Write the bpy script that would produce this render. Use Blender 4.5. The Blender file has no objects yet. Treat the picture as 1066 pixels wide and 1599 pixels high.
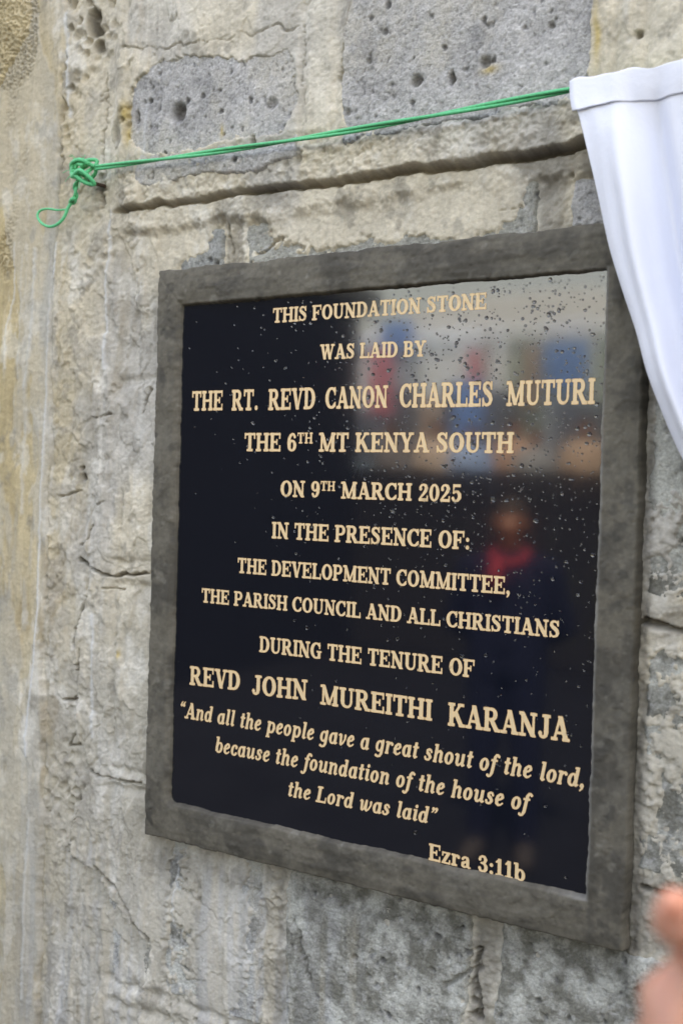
import bpy, bmesh, math, random
import numpy as np
from mathutils import Vector, Matrix
random.seed(7); rng = np.random.default_rng(11)
S = bpy.context.scene; COL = S.collection
ZC = 1.45                      # height of the plaque's centre above the ground
# ------------------------------------------------------------------ camera
CAMP = Vector((0.66786, -1.16079, 0.09367 + ZC))
ROT = Matrix(((0.8551147, -0.0335460, 0.5173524), (0.5176525, 0.0003048, -0.8555909), (0.0285440, 0.9994371, 0.0176258)))
FPX = 1662.558
cam = bpy.data.cameras.new('camera'); cam.sensor_fit = 'VERTICAL'; cam.sensor_height = 36; cam.lens = 36*FPX/1599
cam.clip_start = 0.02; cam.clip_end = 400
cam.dof.use_dof = True; cam.dof.focus_distance = 1.34; cam.dof.aperture_fstop = 3.8
co = bpy.data.objects.new('camera', cam); COL.objects.link(co)
co.matrix_world = Matrix.Translation(CAMP) @ ROT.to_4x4(); S.camera = co
# ------------------------------------------------------------------ light
SUN_EL, SUN_AZ = math.radians(54), math.radians(22)      # azimuth clockwise from +Y
w = bpy.data.worlds.new('World'); S.world = w; w.use_nodes = True
nt = w.node_tree; sky = nt.nodes.new('ShaderNodeTexSky'); sky.sky_type = 'NISHITA'; sky.sun_disc = False
sky.sun_elevation = SUN_EL; sky.sun_rotation = SUN_AZ; sky.air_density = 1.3; sky.dust_density = 3.5; sky.ozone_density = 1.0
bg = nt.nodes['Background']; bg.inputs['Strength'].default_value = 0.15; nt.links.new(sky.outputs[0], bg.inputs['Color'])
sl = bpy.data.lights.new('sun', 'SUN'); sl.energy = 4.2; sl.angle = math.radians(.6); sl.color = (1.0, 0.96, 0.91)
so = bpy.data.objects.new('sun', sl); COL.objects.link(so)
sd = Vector((math.sin(SUN_AZ)*math.cos(SUN_EL), math.cos(SUN_AZ)*math.cos(SUN_EL), math.sin(SUN_EL)))
so.rotation_euler = sd.to_track_quat('Z', 'Y').to_euler()
S.view_settings.view_transform = 'Standard'; S.view_settings.look = 'None'; S.view_settings.exposure = 2.58; S.view_settings.use_white_balance = True; S.view_settings.white_balance_temperature = 9900; S.view_settings.white_balance_tint = 18; S.view_settings.gamma = 1
S.cycles.max_bounces = 8; S.cycles.use_denoising = True

def ray(px, py):
    return ROT @ Vector(((px-533)/FPX, -(py-799.5)/FPX, -1))
def on(px, py, Y=0.0):          # a place on the wall plane, metres (height absolute)
    d = ray(px, py); return CAMP + d*((Y-CAMP.y)/d.y)
def at(px, py, dep):
    return CAMP + ray(px, py)*dep
WY = 0.010                      # mean depth of the masonry face behind the plaque's face
def wp(px, py):
    p = on(px, py, WY); return p.x, p.z-ZC
# ------------------------------------------------------------------ helpers
def link(o, parent=None):
    COL.objects.link(o)
    if parent: o.parent = parent
    return o
def empty(name, loc=(0, 0, 0), rz=0):
    o = bpy.data.objects.new(name, None); o.location = loc; o.rotation_euler.z = rz; o.empty_display_size = .05
    return link(o)
def tag(o, label=None, cat=None, group=None, kind=None):
    for k, v in (('label', label), ('category', cat), ('group', group), ('kind', kind)):
        if v: o[k] = v
    return o
def mesh(name, V, F, mats=None, parent=None, smooth=True, origin=None):
    me = bpy.data.meshes.new(name); me.from_pydata([tuple(v) for v in V], [], F); me.update()
    if smooth: me.shade_smooth()
    if mats: me.materials.append(mats)
    return link(bpy.data.objects.new(name, me), parent)
def npmesh(name, V, Q, mat, parent=None, col=None):      # V (n,3) array, Q (m,4) quads
    me = bpy.data.meshes.new(name); n, m = len(V), len(Q)
    me.vertices.add(n); me.vertices.foreach_set('co', V.astype(np.float32).ravel())
    me.loops.add(m*4); me.loops.foreach_set('vertex_index', Q.astype(np.int32).ravel())
    me.polygons.add(m); me.polygons.foreach_set('loop_start', np.arange(0, m*4, 4, dtype=np.int32))
    me.polygons.foreach_set('loop_total', np.full(m, 4, dtype=np.int32))
    if col is not None:
        a = me.attributes.new('Col', 'FLOAT_COLOR', 'POINT')
        a.data.foreach_set('color', np.concatenate([col, np.ones((n, 1))], 1).astype(np.float32).ravel())
    me.update(calc_edges=True); me.validate(); me.shade_smooth(); me.materials.append(mat)
    return link(bpy.data.objects.new(name, me), parent)
def bxm(name, lo, hi, mat, parent=None, bev=0):
    bm = bmesh.new(); bmesh.ops.create_cube(bm, size=1)
    for v in bm.verts:
        v.co = Vector([lo[i]+(v.co[i]+.5)*(hi[i]-lo[i]) for i in range(3)])
    if bev: bmesh.ops.bevel(bm, geom=bm.edges[:], offset=bev, segments=2, affect='EDGES')
    me = bpy.data.meshes.new(name); bm.to_mesh(me); bm.free(); me.materials.append(mat)
    return link(bpy.data.objects.new(name, me), parent)
# ------------------------------------------------------------------ materials
def mat(name, color=(.5, .5, .5), rough=.7, nscale=0, namt=.2, bump=0, bscale=None, bdist=.001, attr=False, **kw):
    m = bpy.data.materials.new(name); m.use_nodes = True; t = m.node_tree; N = t.nodes; L = t.links
    b = N['Principled BSDF']; b.inputs['Roughness'].default_value = rough; b.inputs['Base Color'].default_value = (*color, 1)
    for k, v in kw.items(): b.inputs[k.replace('_', ' ')].default_value = v
    tc = N.new('ShaderNodeTexCoord'); src = None
    if attr:
        a = N.new('ShaderNodeAttribute'); a.attribute_name = 'Col'; src = a.outputs['Color']
    if nscale:
        n = N.new('ShaderNodeTexNoise'); n.inputs['Scale'].default_value = nscale; n.inputs['Detail'].default_value = 6; n.inputs['Roughness'].default_value = .65
        L.new(tc.outputs['Object'], n.inputs['Vector'])
        r = N.new('ShaderNodeMapRange'); r.inputs[1].default_value = .25; r.inputs[2].default_value = .75; r.inputs[3].default_value = 1-namt; r.inputs[4].default_value = 1+namt
        L.new(n.outputs['Fac'], r.inputs[0])
        mx = N.new('ShaderNodeVectorMath'); mx.operation = 'MULTIPLY'
        if src: L.new(src, mx.inputs[0])
        else: mx.inputs[0].default_value = color
        L.new(r.outputs[0], mx.inputs[1]); L.new(mx.outputs[0], b.inputs['Base Color'])
    elif src: L.new(src, b.inputs['Base Color'])
    if bump:
        n2 = N.new('ShaderNodeTexNoise'); n2.inputs['Scale'].default_value = bscale or nscale; n2.inputs['Detail'].default_value = 8; n2.inputs['Roughness'].default_value = .7
        L.new(tc.outputs['Object'], n2.inputs['Vector'])
        bp = N.new('ShaderNodeBump'); bp.inputs['Strength'].default_value = bump; bp.inputs['Distance'].default_value = bdist
        L.new(n2.outputs['Fac'], bp.inputs['Height']); L.new(bp.outputs[0], b.inputs['Normal'])
    return m
M_stone = mat('machine_cut_stone', rough=.9, nscale=330, namt=.32, bump=1.0, bscale=380, bdist=.0022, attr=True)
M_mortar = mat('mortar_slurry', rough=.92, nscale=260, namt=.13, bump=.9, bscale=220, bdist=.0013, attr=True)
M_cement = mat('trowelled_cement', rough=.75, nscale=160, namt=.16, bump=.5, bscale=200, bdist=.0008, attr=True)
M_gran = mat('polished_black_granite', (.003, .005, .010), rough=.062, nscale=900, namt=.5, IOR=1.95)
M_gold = mat('gold_paint', (.72, .50, .27), rough=.45)
M_water = mat('rain_water', (1, 1, 1), rough=0, Transmission_Weight=1.0, IOR=1.33)
M_green = mat('green_nylon', (.04, .52, .24), rough=.4, nscale=300, namt=.25, bump=.5, bscale=900, Subsurface_Weight=.0)
M_cloth = mat('white_satin', (.76, .80, .92), rough=.6, bump=.35, bscale=55, bdist=.003, Sheen_Weight=.2)
M_skin2 = mat('deep_brown_skin', (.13, .055, .035), rough=.5, nscale=45, namt=.2)
M_skin = mat('brown_skin', (.44, .215, .155), rough=.36, nscale=45, namt=.22, bump=.2, bscale=500, Subsurface_Weight=.15)
M_nail = mat('finger_nail', (.58, .24, .17), rough=.25)
M_dark = mat('navy_wool', (.005, .008, .022), rough=.9, Specular_IOR_Level=.1, nscale=300, namt=.2)
M_rust = mat('rusty_steel', (.05, .025, .015), rough=.7, nscale=300, namt=.4)
M_ground = mat('wet_dark_earth', (.007, .009, .013), rough=.95, Specular_IOR_Level=.05, nscale=3, namt=.35, bump=.6, bscale=20, bdist=.02)
# gold letters: slightly duller towards the engraved rim and core
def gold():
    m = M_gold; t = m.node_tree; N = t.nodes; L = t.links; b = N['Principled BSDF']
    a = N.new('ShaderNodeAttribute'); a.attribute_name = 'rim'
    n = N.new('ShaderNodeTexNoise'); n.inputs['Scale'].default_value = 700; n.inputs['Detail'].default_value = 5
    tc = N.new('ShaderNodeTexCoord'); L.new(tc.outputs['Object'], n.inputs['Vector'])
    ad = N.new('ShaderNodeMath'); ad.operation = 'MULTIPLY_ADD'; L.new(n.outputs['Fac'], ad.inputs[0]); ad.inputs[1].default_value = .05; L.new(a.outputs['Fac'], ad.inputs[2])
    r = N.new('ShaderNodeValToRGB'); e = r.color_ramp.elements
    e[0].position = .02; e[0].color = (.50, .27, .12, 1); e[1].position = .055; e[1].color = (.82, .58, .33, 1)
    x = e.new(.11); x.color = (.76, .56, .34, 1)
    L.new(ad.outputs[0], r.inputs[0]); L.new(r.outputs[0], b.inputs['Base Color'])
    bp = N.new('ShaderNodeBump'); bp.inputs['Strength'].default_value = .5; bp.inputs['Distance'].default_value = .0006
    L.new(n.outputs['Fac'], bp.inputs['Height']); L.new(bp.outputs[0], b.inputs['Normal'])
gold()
# ------------------------------------------------------------------ noise
TAB = rng.random((256, 256))
def vn(x, y, seed=0):
    x = x+seed*17.31; y = y+seed*9.77
    xi = np.floor(x).astype(int); yi = np.floor(y).astype(int); fx = x-xi; fy = y-yi
    fx = fx*fx*fx*(fx*(fx*6-15)+10); fy = fy*fy*fy*(fy*(fy*6-15)+10)
    a = TAB[xi & 255, yi & 255]; b = TAB[(xi+1) & 255, yi & 255]; c = TAB[xi & 255, (yi+1) & 255]; d = TAB[(xi+1) & 255, (yi+1) & 255]
    return (a*(1-fx)+b*fx)*(1-fy)+(c*(1-fx)+d*fx)*fy
def fbm(x, y, f, oct=4, seed=0, gain=.5):
    s = 0; a = 1; t = 0
    for i in range(oct):
        c_, s_ = math.cos(.7*i+.4), math.sin(.7*i+.4)
        s = s+a*vn((x*c_-y*s_)*f, (x*s_+y*c_)*f, seed+i*3); t += a; a *= gain; f *= 2.03
    return s/t*2-1                       # about -1..1
def worley(x, y, f, seed=0):
    x = x*f; y = y*f; xi = np.floor(x).astype(int); yi = np.floor(y).astype(int); best = np.full(x.shape, 9.); rr = np.zeros(x.shape)
    for i in (-1, 0, 1):
        for j in (-1, 0, 1):
            a = TAB[(xi+i+seed*7) & 255, (yi+j+seed*13) & 255]; b = TAB[(yi+j+31+seed) & 255, (xi+i+77) & 255]
            d = (xi+i+a-x)**2+(yi+j+b-y)**2; k = d < best; best = np.where(k, d, best); rr = np.where(k, TAB[(xi+i+9) & 255, (yi+j+5+seed) & 255], rr)
    return np.sqrt(best), rr
def ss(a, b, x):
    t = np.clip((x-a)/(b-a), 0, 1); return t*t*(3-2*t)
def lerp(a, b, t): return a*(1-t)+b*t
# ------------------------------------------------------------------ masonry
def axis(lo, a, b, hi, fine, coarse):
    return np.concatenate([np.arange(lo, a, coarse), np.arange(a, b, fine), np.arange(b, hi+coarse, coarse)])
gx = axis(-1.9, -0.76, 0.47, 1.7, .0016, .016); gz = axis(-1.45, -0.84, 0.93, 1.7, .0016, .016)
X, Z = np.meshgrid(gx, gz, indexing='ij')
STONES = []                              # x0,x1,z0,z1, height, tint
G1, G2, G3, G4 = (.455, .45, .45), (.43, .43, .415), (.36, .36, .33), (.33, .34, .33)
top, row2, row3, row4, row5, row6 = (.520, .93), (.265, .480), (-.015, .245), (-.318, -.052), (-.640, -.345), (-.93, -.67)
def st(x0, x1, r, h, c): STONES.append((x0, x1, r[0], r[1], h, c))
st(-.415, -.108, top, .010, G1); st(-.058, .300, (.535, .93), .010, G1); st(.335, .80, (.53, .93), .009, G2); st(.84, 1.8, (.53, .93), .009, G2)
st(-.440, -.245, (.25, .462), -.010, G4); st(-.215, .215, (.25, .472), -.011, G3); st(.244, .66, (.26, .468), -.010, G1); st(.69, 1.2, row2, -.010, G2); st(1.23, 1.8, row2, -.01, G2)
st(-.440, -.10, row3, -.009, G4); st(-.07, .30, row3, -.01, G3); st(.345, .70, row3, -.010, G3); st(.73, 1.8, row3, -.01, G3)
st(-.425, -.20, row4, -.008, G4); st(-.17, .25, row4, -.01, G3); st(.352, .60, row4, -.009, G3); st(.63, 1.8, row4, -.01, G3)
st(-.470, -.15, (-.640, -.345), -.010, G2); st(-.120, .155, (-.640, -.40), -.009, G3); st(.185, .47, (-.640, -.40), -.009, G3); st(.50, 1.8, row5, -.01, G3)
st(-.44, -.02, row6, -.01, G2); st(.01, .40, row6, -.01, G3); st(.43, 1.8, row6, -.01, G2)
for r in ((.96, 1.30), (1.33, 1.70)):
    for k in range(6): st(-.44+k*.42+(r[0] > 1.2)*.2, -.05+k*.42+(r[0] > 1.2)*.2, r, -.004, G2)
for k in range(5): st(-.44+k*.45, -.02+k*.45, (-1.45, -.96), -.01, G2)
wx = fbm(X, Z, 14, 4, 1)*.010+fbm(X, Z, 90, 3, 2)*.0035; wz = fbm(X, Z, 14, 4, 5)*.008+fbm(X, Z, 90, 3, 6)*.0035
best = np.full(X.shape, 9.); sid = np.zeros(X.shape, int); h0 = np.zeros(X.shape); tint = np.zeros(X.shape+(3,))
for k, (x0, x1, z0, z1, h, c) in enumerate(STONES):
    cx, cz, hx, hz = (x0+x1)/2, (z0+z1)/2, (x1-x0)/2, (z1-z0)/2; r = .014
    qx = np.abs(X+wx-cx)-hx+r; qz = np.abs(Z+wz-cz)-hz+r
    d = np.hypot(np.maximum(qx, 0), np.maximum(qz, 0))+np.minimum(np.maximum(qx, qz), 0)-r
    m = d < best; best = np.where(m, d, best); sid[m] = k; h0[m] = h; tint[m] = c
sdf = best
f_lo = fbm(X, Z, 6, 4, 20); f_mid = fbm(X, Z, 30, 5, 21); f_hi = fbm(X, Z, 160, 4, 22); f_vhi = fbm(X, Z, 420, 2, 23)
w1, r1 = worley(X, Z, 75, 1); w2, r2 = worley(X, Z, 210, 2)
w5, r5 = worley(X+.003*f_mid, Z*.8+.003*f_hi, 105, 6)
pits = (r1 > .955)*np.clip(1-(w1+.25*f_hi)/.36, 0, 1)**.7+(r5 > .88)*.5*np.clip(1-(w5+.3*f_hi)/.34, 0, 1)+(r2 > .66)*.35*np.clip(1-w2/.4, 0, 1)
Hs = h0+f_lo*.003+f_mid*.0022+f_hi*.0011+f_vhi*.0006-pits*.0045
Hs = Hs-.030*np.clip(1+sdf/.010, 0, 1)**2-.05*ss(0, .01, sdf)
# column of cast concrete left of the masonry
vstr = fbm(X*1.0, Z*.10, 60, 4, 31); vfine = fbm(X, Z*.06, 220, 3, 32)
cedge = -.565+.010*fbm(X*0, Z, 6, 3, 40)+.006*fbm(X*0, Z, 40, 3, 41)+.012*ss(.2, .9, Z)
iscol = X < cedge+.012
crough = ss(.15, .5, fbm(X, Z*.35, 9, 4, 120)+.9*ss(.70, .78, Z)*ss(-.60, -.64, X)); cpatch = ss(.02, .08, fbm(X, Z*.25, 11, 5, 121))
Hc = -.0005+f_lo*.003+vstr*.0016+f_mid*(.0012+.002*crough)+f_hi*(.0008+.0016*crough)+.0018*cpatch-crough*.006*np.clip(1-w2/.5, 0, 1)-.03*ss(-.008, .012, X-cedge)
# mortar: recessed in joints, smeared over the stones in patches
blob = np.zeros(X.shape)
def B(px, py, rx, rz, s):
    global blob
    cx, cz = wp(px, py); blob = blob+s*np.exp(-(((X-cx)/rx)**2+((Z-cz)/rz)**2))
blob += 1.6*ss(-.31, -.37, X+.01*f_mid)*ss(.53, .50, Z)                     # slurry left of the plaque
blob += .75*ss(-.425, -.47, X)                                            # rough strip by the column
B(330, 35, .16, .06, 1.7); B(430, 20, .1, .05, 1.3); B(505, 120, .040, .16, 1.5); B(505, 230, .03, .05, 1.2)
B(330, 262, .17, .035, 1.5); B(560, 238, .13, .025, 1.4); B(650, 235, .10, .022, 1.4); B(840, 170, .10, .02, .9); B(210, 290, .04, .04, 1.5)
B(1010, 55, .06, .07, 1.5); B(940, 60, .012, .09, 1.0); B(200, 100, .035, .22, .8)
B(290, 360, .06, .05, .9); B(560, 330, .16, .05, 1.0); B(760, 310, .08, .05, 1.0); B(700, 290, .06, .03, .8)
B(1050, 800, .06, .10, .5); B(1050, 1150, .06, .16, .7); B(600, 1500, .16, .07, .3); B(330, 1450, .12, .15, .35)
B(900, 300, .05, .06, -1.6); B(300, 150, .08, .06, -.8); B(720, 90, .16, .10, -.8); B(130, 240, .03, .1, -.3)
blob += .7*ss(-.05, -.30, X)*ss(-.36, -.42, Z)
B(190, 1120, .06, .12, -.5); B(260, 1450, .05, .12, -.5)
smear = ss(.38, .62, blob+.30*f_mid+.16*f_hi+.10*f_lo-.05)
joint = -.015+f_mid*.006+f_hi*.002+f_vhi*.001+.016*ss(.50, .60, Z)
# the joint under the ledge is deep and ragged; its shadow is painted dark too
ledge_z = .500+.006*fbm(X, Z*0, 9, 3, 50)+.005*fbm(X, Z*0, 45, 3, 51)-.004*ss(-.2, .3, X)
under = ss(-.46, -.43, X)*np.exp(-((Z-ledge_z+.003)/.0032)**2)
jm = ss(-.006, .006, sdf)
cover = .0012+f_mid*.0008+np.clip(fbm(X, Z, 22, 4, 60), -.2, 1)*.0012
Hflat = h0+f_lo*.004+f_mid*.0014+f_hi*.0008+f_vhi*.0006-.0045*np.exp(-(sdf/.007)**2)
Hm = lerp(joint, Hflat+cover, smear)
bandfill = ss(-.004, .003, Z-ledge_z)*ss(.57, .535, Z-.006*f_mid*3)*ss(-.47, -.44, X)             # mortar squeezed out along the ledge
Hm = lerp(Hm, .0065+.0035*ss(-.15, .2, X)+f_mid*.002+f_hi*.001+.0035*fbm(X, Z, 40, 3, 61)-.004*ss(.535, .57, Z), bandfill)
Hm += bandfill*(.002*f_hi+.0012*f_vhi-.003*ss(.2, .6, fbm(X, Z, 55, 4, 62)))
Hm = lerp(Hm, -.003-.003*ss(-.15, .2, X)+f_mid*.004+f_hi*.0018+.001*f_vhi, ss(.003, -.004, Z-ledge_z)*ss(.455, .475, Z+.012*f_mid)*ss(-.46, -.43, X))
# strip between the column and the stones: coarse honeycombed filling
strip = ss(-.60, -.56, X)*ss(-.425, -.455, X+.02*f_lo)
w3, r3 = worley(X+.004*f_hi, Z+.004*f_mid, 62, 5); hc = ss(0, .5, fbm(X, Z*.6, 7, 3, 70)+.35*ss(.30, .65, Z)-.25*ss(.3, .1, Z))
Hm = lerp(Hm, -.003+.003*f_lo+f_mid*.0032*(.5+hc)+f_hi*.0016-hc*.012*np.clip(1-w3/.55, 0, 1)*(r3 > .35), strip)
left = ss(-.34, -.38, X)*ss(.50, .46, Z)
Hm = Hm+left*(vstr*.0014+.0035*ss(.05, .2, fbm(X, Z*.5, 13, 5, 33))+.002*ss(.1, .14, fbm(X, Z*.7, 26, 4, 34)))
bp_ = np.array([wp(*p) for p in ((150, 560), (150, 640), (155, 760), (138, 850), (150, 895), (135, 940), (115, 1000), (126, 1060), (122, 1130), (140, 1205), (122, 1270), (108, 1330), (150, 1360), (190, 1430), (235, 1480), (215, 1599))])[::-1]
xb = np.interp(gz, bp_[:, 1], bp_[:, 0])[None, :]+.010*fbm(X, Z, 28, 4, 150)+.004*f_hi
Hm = Hm+(.0105*ss(-.0010, .0010, X-xb)-.0045)*ss(.30, .22, Z)*ss(-.30, -.36, X)
slabs = ss(-.30, -.36, X)+ss(.33, .36, X); slabs = np.clip(slabs+ss(-.40, -.43, Z)+.5*ss(.40, .42, Z), 0, 1)
for q_ in range(3): Hm = Hm+.0026*ss(.03+.12*q_, .042+.12*q_, fbm(X+.3*q_, Z*(.35 if q_ else .5), 8+5*q_, 5, 160+q_, .5))*slabs*(1-.45*ss(-.30, -.40, Z))
Hm = np.where(X < cedge-.004, Hc-.006+.010*ss(.1, .5, fbm(X, Z*.3, 12, 4, 71)+.9*ss(.70, .80, Z)*ss(-.60, -.66, X)), Hm)
# ------------------------------------------------------------------ cracks, holes, drips traced on the wall
crack = np.zeros(X.shape); soil = np.zeros(X.shape); drip = np.zeros(X.shape)
def segd(pts, jit=.0):
    d = np.full(X.shape, 9.); P2 = [wp(*p) for p in pts]
    x_ = X+jit*f_mid*1.0+jit*.6*f_hi; z_ = Z+jit*fbm(X, Z, 35, 3, 80)
    for (ax, az), (bx, bz) in zip(P2, P2[1:]):
        ux, uz = bx-ax, bz-az; L2 = ux*ux+uz*uz+1e-9
        t = np.clip(((x_-ax)*ux+(z_-az)*uz)/L2, 0, 1); d = np.minimum(d, np.hypot(x_-ax-t*ux, z_-az-t*uz))
    return d
def C_(pts, wd=.003, dep=.012, jit=.006):
    global crack
    ww = wd*.62*np.clip(1+.9*f_hi+.9*f_mid, .15, 2.2); crack = np.maximum(crack, dep*.65*np.clip(1+.8*f_mid, .3, 1.3)*np.exp(-np.abs(segd(pts, jit)/ww)**2.6))
C_([(128, 876), (150, 890), (180, 900), (236, 893)], .0032, .022)
C_([(165, 917), (195, 922)], .0022, .010); C_([(148, 820), (138, 850), (128, 852)], .002, .010)
C_([(140, 935), (122, 955), (112, 985), (118, 1010)], .003, .016)
C_([(126, 1010), (128, 1060), (122, 1090), (98, 1090)], .003, .016); C_([(125, 1090), (120, 1130), (100, 1165), (122, 1162), (140, 1200), (170, 1215), (222, 1222)], .0032, .018)
C_([(120, 1235), (122, 1270), (110, 1285), (108, 1320), (112, 1352)], .0035, .012)
C_([(148, 1355), (175, 1385), (200, 1430), (232, 1475)], .005, .014, .010)
C_([(145, 660), (160, 652), (178, 645)], .0022, .010); C_([(147, 670), (155, 720), (157, 760)], .0018, .006); C_([(95, 775), (122, 765)], .002, .009); C_([(148, 795), (165, 785)], .003, .012)
C_([(238, 610), (222, 645)], .0035, .010)
C_([(745, 1490), (735, 1530), (742, 1599)], .007, .016, .012); C_([(690, 1540), (745, 1520)], .004, .010)
C_([(1008, 972), (1066, 985)], .005, .020, .006); C_([(1005, 1385), (1062, 1402)], .004, .020, .004)
C_([(455, 1440), (480, 1530)], .006, .008, .014); C_([(770, 325), (800, 325)], .002, .007, .003)
C_([(350, 345), (352, 395)], .004, .010, .008); C_([(395, 395), (440, 372)], .003, .008)
C_([(200, 85), (400, 60), (470, 40)], .002, .006, .012); C_([(478, 40), (478, 200)], .002, .005, .010)
C_([(160, 325), (162, 200), (165, 120)], .004, .008, .010)
def hole(px, py, r, dep, rz=None):
    global crack
    cx, cz = wp(px, py); crack = np.maximum(crack, dep*np.exp(-((np.hypot((X-cx+.002*f_hi)/r, (Z-cz+.002*f_mid)/(rz or r)))**4)))
for a in ((286, 178, .012, .014), (655, 130, .007, .010), (710, 126, .004, .010, .008), (762, 102, .007, .009), (432, 166, .008, .006), (403, 228, .004, .008, .010),
          (123, 730, .0035, .012), (126, 745, .005, .014), (470, 245, .006, .006, .014), (115, 1005, .007, .016), (145, 35, .012, .016, .02), (580, 100, .004, .006),
          (187, 215, .012, .008, .022), (222, 185, .004, .008, .01), (152, 70, .01, .015), (865, 45, .004, .006), (1000, 60, .004, .009), (890, 270, .003, .006), (548, 178, .005, .006)): hole(*a)
def D_(pts, wd, s=1.0, jit=.002):
    global drip
    drip = np.maximum(drip, s*np.exp(-(segd(pts, jit)/wd)**2))
D_([(88, 380), (80, 470), (75, 560), (72, 640), (66, 740), (64, 820), (60, 920), (58, 1020), (46, 1110), (42, 1180)], .0022, 1)
D_([(24, 380), (22, 460), (10, 520), (8, 575)], .002, .8); D_([(56, 390), (54, 470), (48, 550), (38, 605)], .0035, .8); D_([(36, 400), (32, 500), (27, 590)], .002, .5)
D_([(172, 330), (170, 400), (163, 440), (165, 575)], .0025, .8); D_([(40, 640), (36, 700), (34, 800)], .004, .5); D_([(103, 20), (105, 180)], .003, .8)
D_([(45, 1280), (38, 1400), (33, 1560)], .003, .8); D_([(148, 960), (148, 1150)], .003, .7); D_([(270, 1350), (266, 1450)], .002, .8); D_([(236, 160), (232, 240)], .002, .5)
rt = .012*ss(.335, .350, X)*ss(.46, .40, Z)*ss(-.50, -.42, Z); Hs += rt; Hm += rt
Hs -= crack; Hm -= crack+under*.014; Hs -= under*.014; Hm += drip*.0016; Hc = Hc-crack*.8+drip*.0015
# ------------------------------------------------------------------ colour of the materials (stains, minerals, dirt, plus painted shade at ledge and frame)
def c3(c): return np.array(c)[None, None, :]
E3 = lambda a: a[..., None]
stone_c = tint*E3(1+.16*f_lo+.22*f_mid+.24*f_hi+.16*f_vhi)
upz = ss(.50, .54, Z)
stone_c = lerp(stone_c, c3((.54, .51, .45)), E3(upz*.6*ss(.0, .45, fbm(X, Z*.55, 15, 5, 140, .6))))
stone_c = lerp(stone_c, c3((.22, .22, .23)), E3(upz*.5*ss(.15, .5, fbm(X, Z*.8, 22, 5, 141, .6))))
stone_c = lerp(stone_c, c3((.50, .50, .50)), E3(.55*ss(.30, .55, fbm(X, Z, 130, 3, 90))))
stone_c = lerp(stone_c, c3((.10, .10, .105)), E3(.75*np.clip(pits*1.6, 0, 1)))
low = ss(-.30, -.42, Z)+ss(.33, .35, X)*ss(.3, .2, Z); low = np.clip(low, 0, 1)
mott = fbm(X, Z, 42, 5, 91, .62); mott2 = fbm(X, Z, 11, 4, 92)
stone_c = lerp(stone_c, c3((.60, .61, .57)), E3(low*.8*ss(-.1, .35, mott+.4*mott2)))
stone_c = lerp(stone_c, c3((.13, .125, .10)), E3(low*.70*ss(.08, .42, -mott-.25*mott2)))
streak = fbm(X, Z*.08, 34, 4, 93)
stone_c = lerp(stone_c, c3((.44, .42, .36)), E3(.5*ss(.2, .5, streak)*ss(-.38, -.44, Z)*ss(.05, -.05, X)))
warm = ss(-.42, -.70, X+.06*f_lo)
mort_c = lerp(c3((.58, .525, .43)), c3((.50, .41, .26)), E3(warm))
mort_c = lerp(mort_c, c3((.42, .41, .395)), E3(.7*ss(.0, .45, fbm(X, Z*.45, 9, 4, 94)+.15*streak)*(1-.7*warm)))
mort_c = lerp(mort_c, c3((.46, .43, .37)), E3(.9*ss(-.02, -.25, Z+.05*f_lo)*(1-.5*warm)))
mort_c = lerp(mort_c, c3((.60, .59, .56)), E3(.5*ss(.15, .5, fbm(X, Z*.12, 40, 4, 95))*left))
mort_c = lerp(mort_c, c3((.34, .27, .17)), E3(.6*ss(.25, .5, fbm(X, Z*.2, 26, 4, 96))*ss(-.36, -.5, X)))
mort_c = lerp(mort_c, c3((.30, .28, .25)), E3(.55*strip*ss(-.1, .4, f_mid)))
mort_c = lerp(mort_c, c3((.66, .62, .54)), E3(.75*np.clip(np.exp(-((X+.083+.01*f_mid)/.028)**2)*ss(.54, .60, Z)+np.exp(-((X+.26)/.16)**2-((Z-.79)/.05)**2)+.6*np.exp(-((X-.40)/.06)**2-((Z-.62)/.06)**2), 0, 1)))
mort_c = lerp(mort_c, c3((.68, .655, .60)), E3(.55*ss(.18, .42, fbm(X, Z*.6, 24, 5, 170, .6)))); mort_c = lerp(mort_c, c3((.26, .24, .205)), E3(.6*ss(.22, .5, fbm(X, Z*.7, 30, 5, 171, .62))))
mort_c = mort_c*E3(1+.12*f_lo+.20*f_mid+.10*f_hi+.10*vfine+.03*f_vhi)
mort_c = lerp(mort_c, c3((.22, .20, .17)), E3((1-smear)*(1-bandfill)*.6*ss(-.004, .004, sdf)*ss(-.45, -.42, X)))
run = ss(-.40, -.46, Z)*ss(.10, -.10, X)
for cn, tt, sd in (('a', (.45, .465, .49), 201), ('b', (.58, .52, .42), 205), ('c', (.30, .30, .29), 209)):
    mk_ = E3(run*.42*ss(.15, .5, fbm(X, Z*.06, 48, 4, sd)+.15*f_mid)); stone_c = lerp(stone_c, c3(tt), mk_); mort_c = lerp(mort_c, c3(tt), mk_)
yel = np.zeros(X.shape)
for px, py, rx, rz in ((202, 180, .010, .016), (208, 212, .008, .018), (353, 208, .003, .008), (188, 1022, .003, .006), (768, 113, .012, .005), (935, 60, .004, .03)):
    cx, cz = wp(px, py); yel = np.maximum(yel, np.exp(-((X-cx+.004*f_mid)/rx)**2-((Z-cz)/rz)**2))
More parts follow.
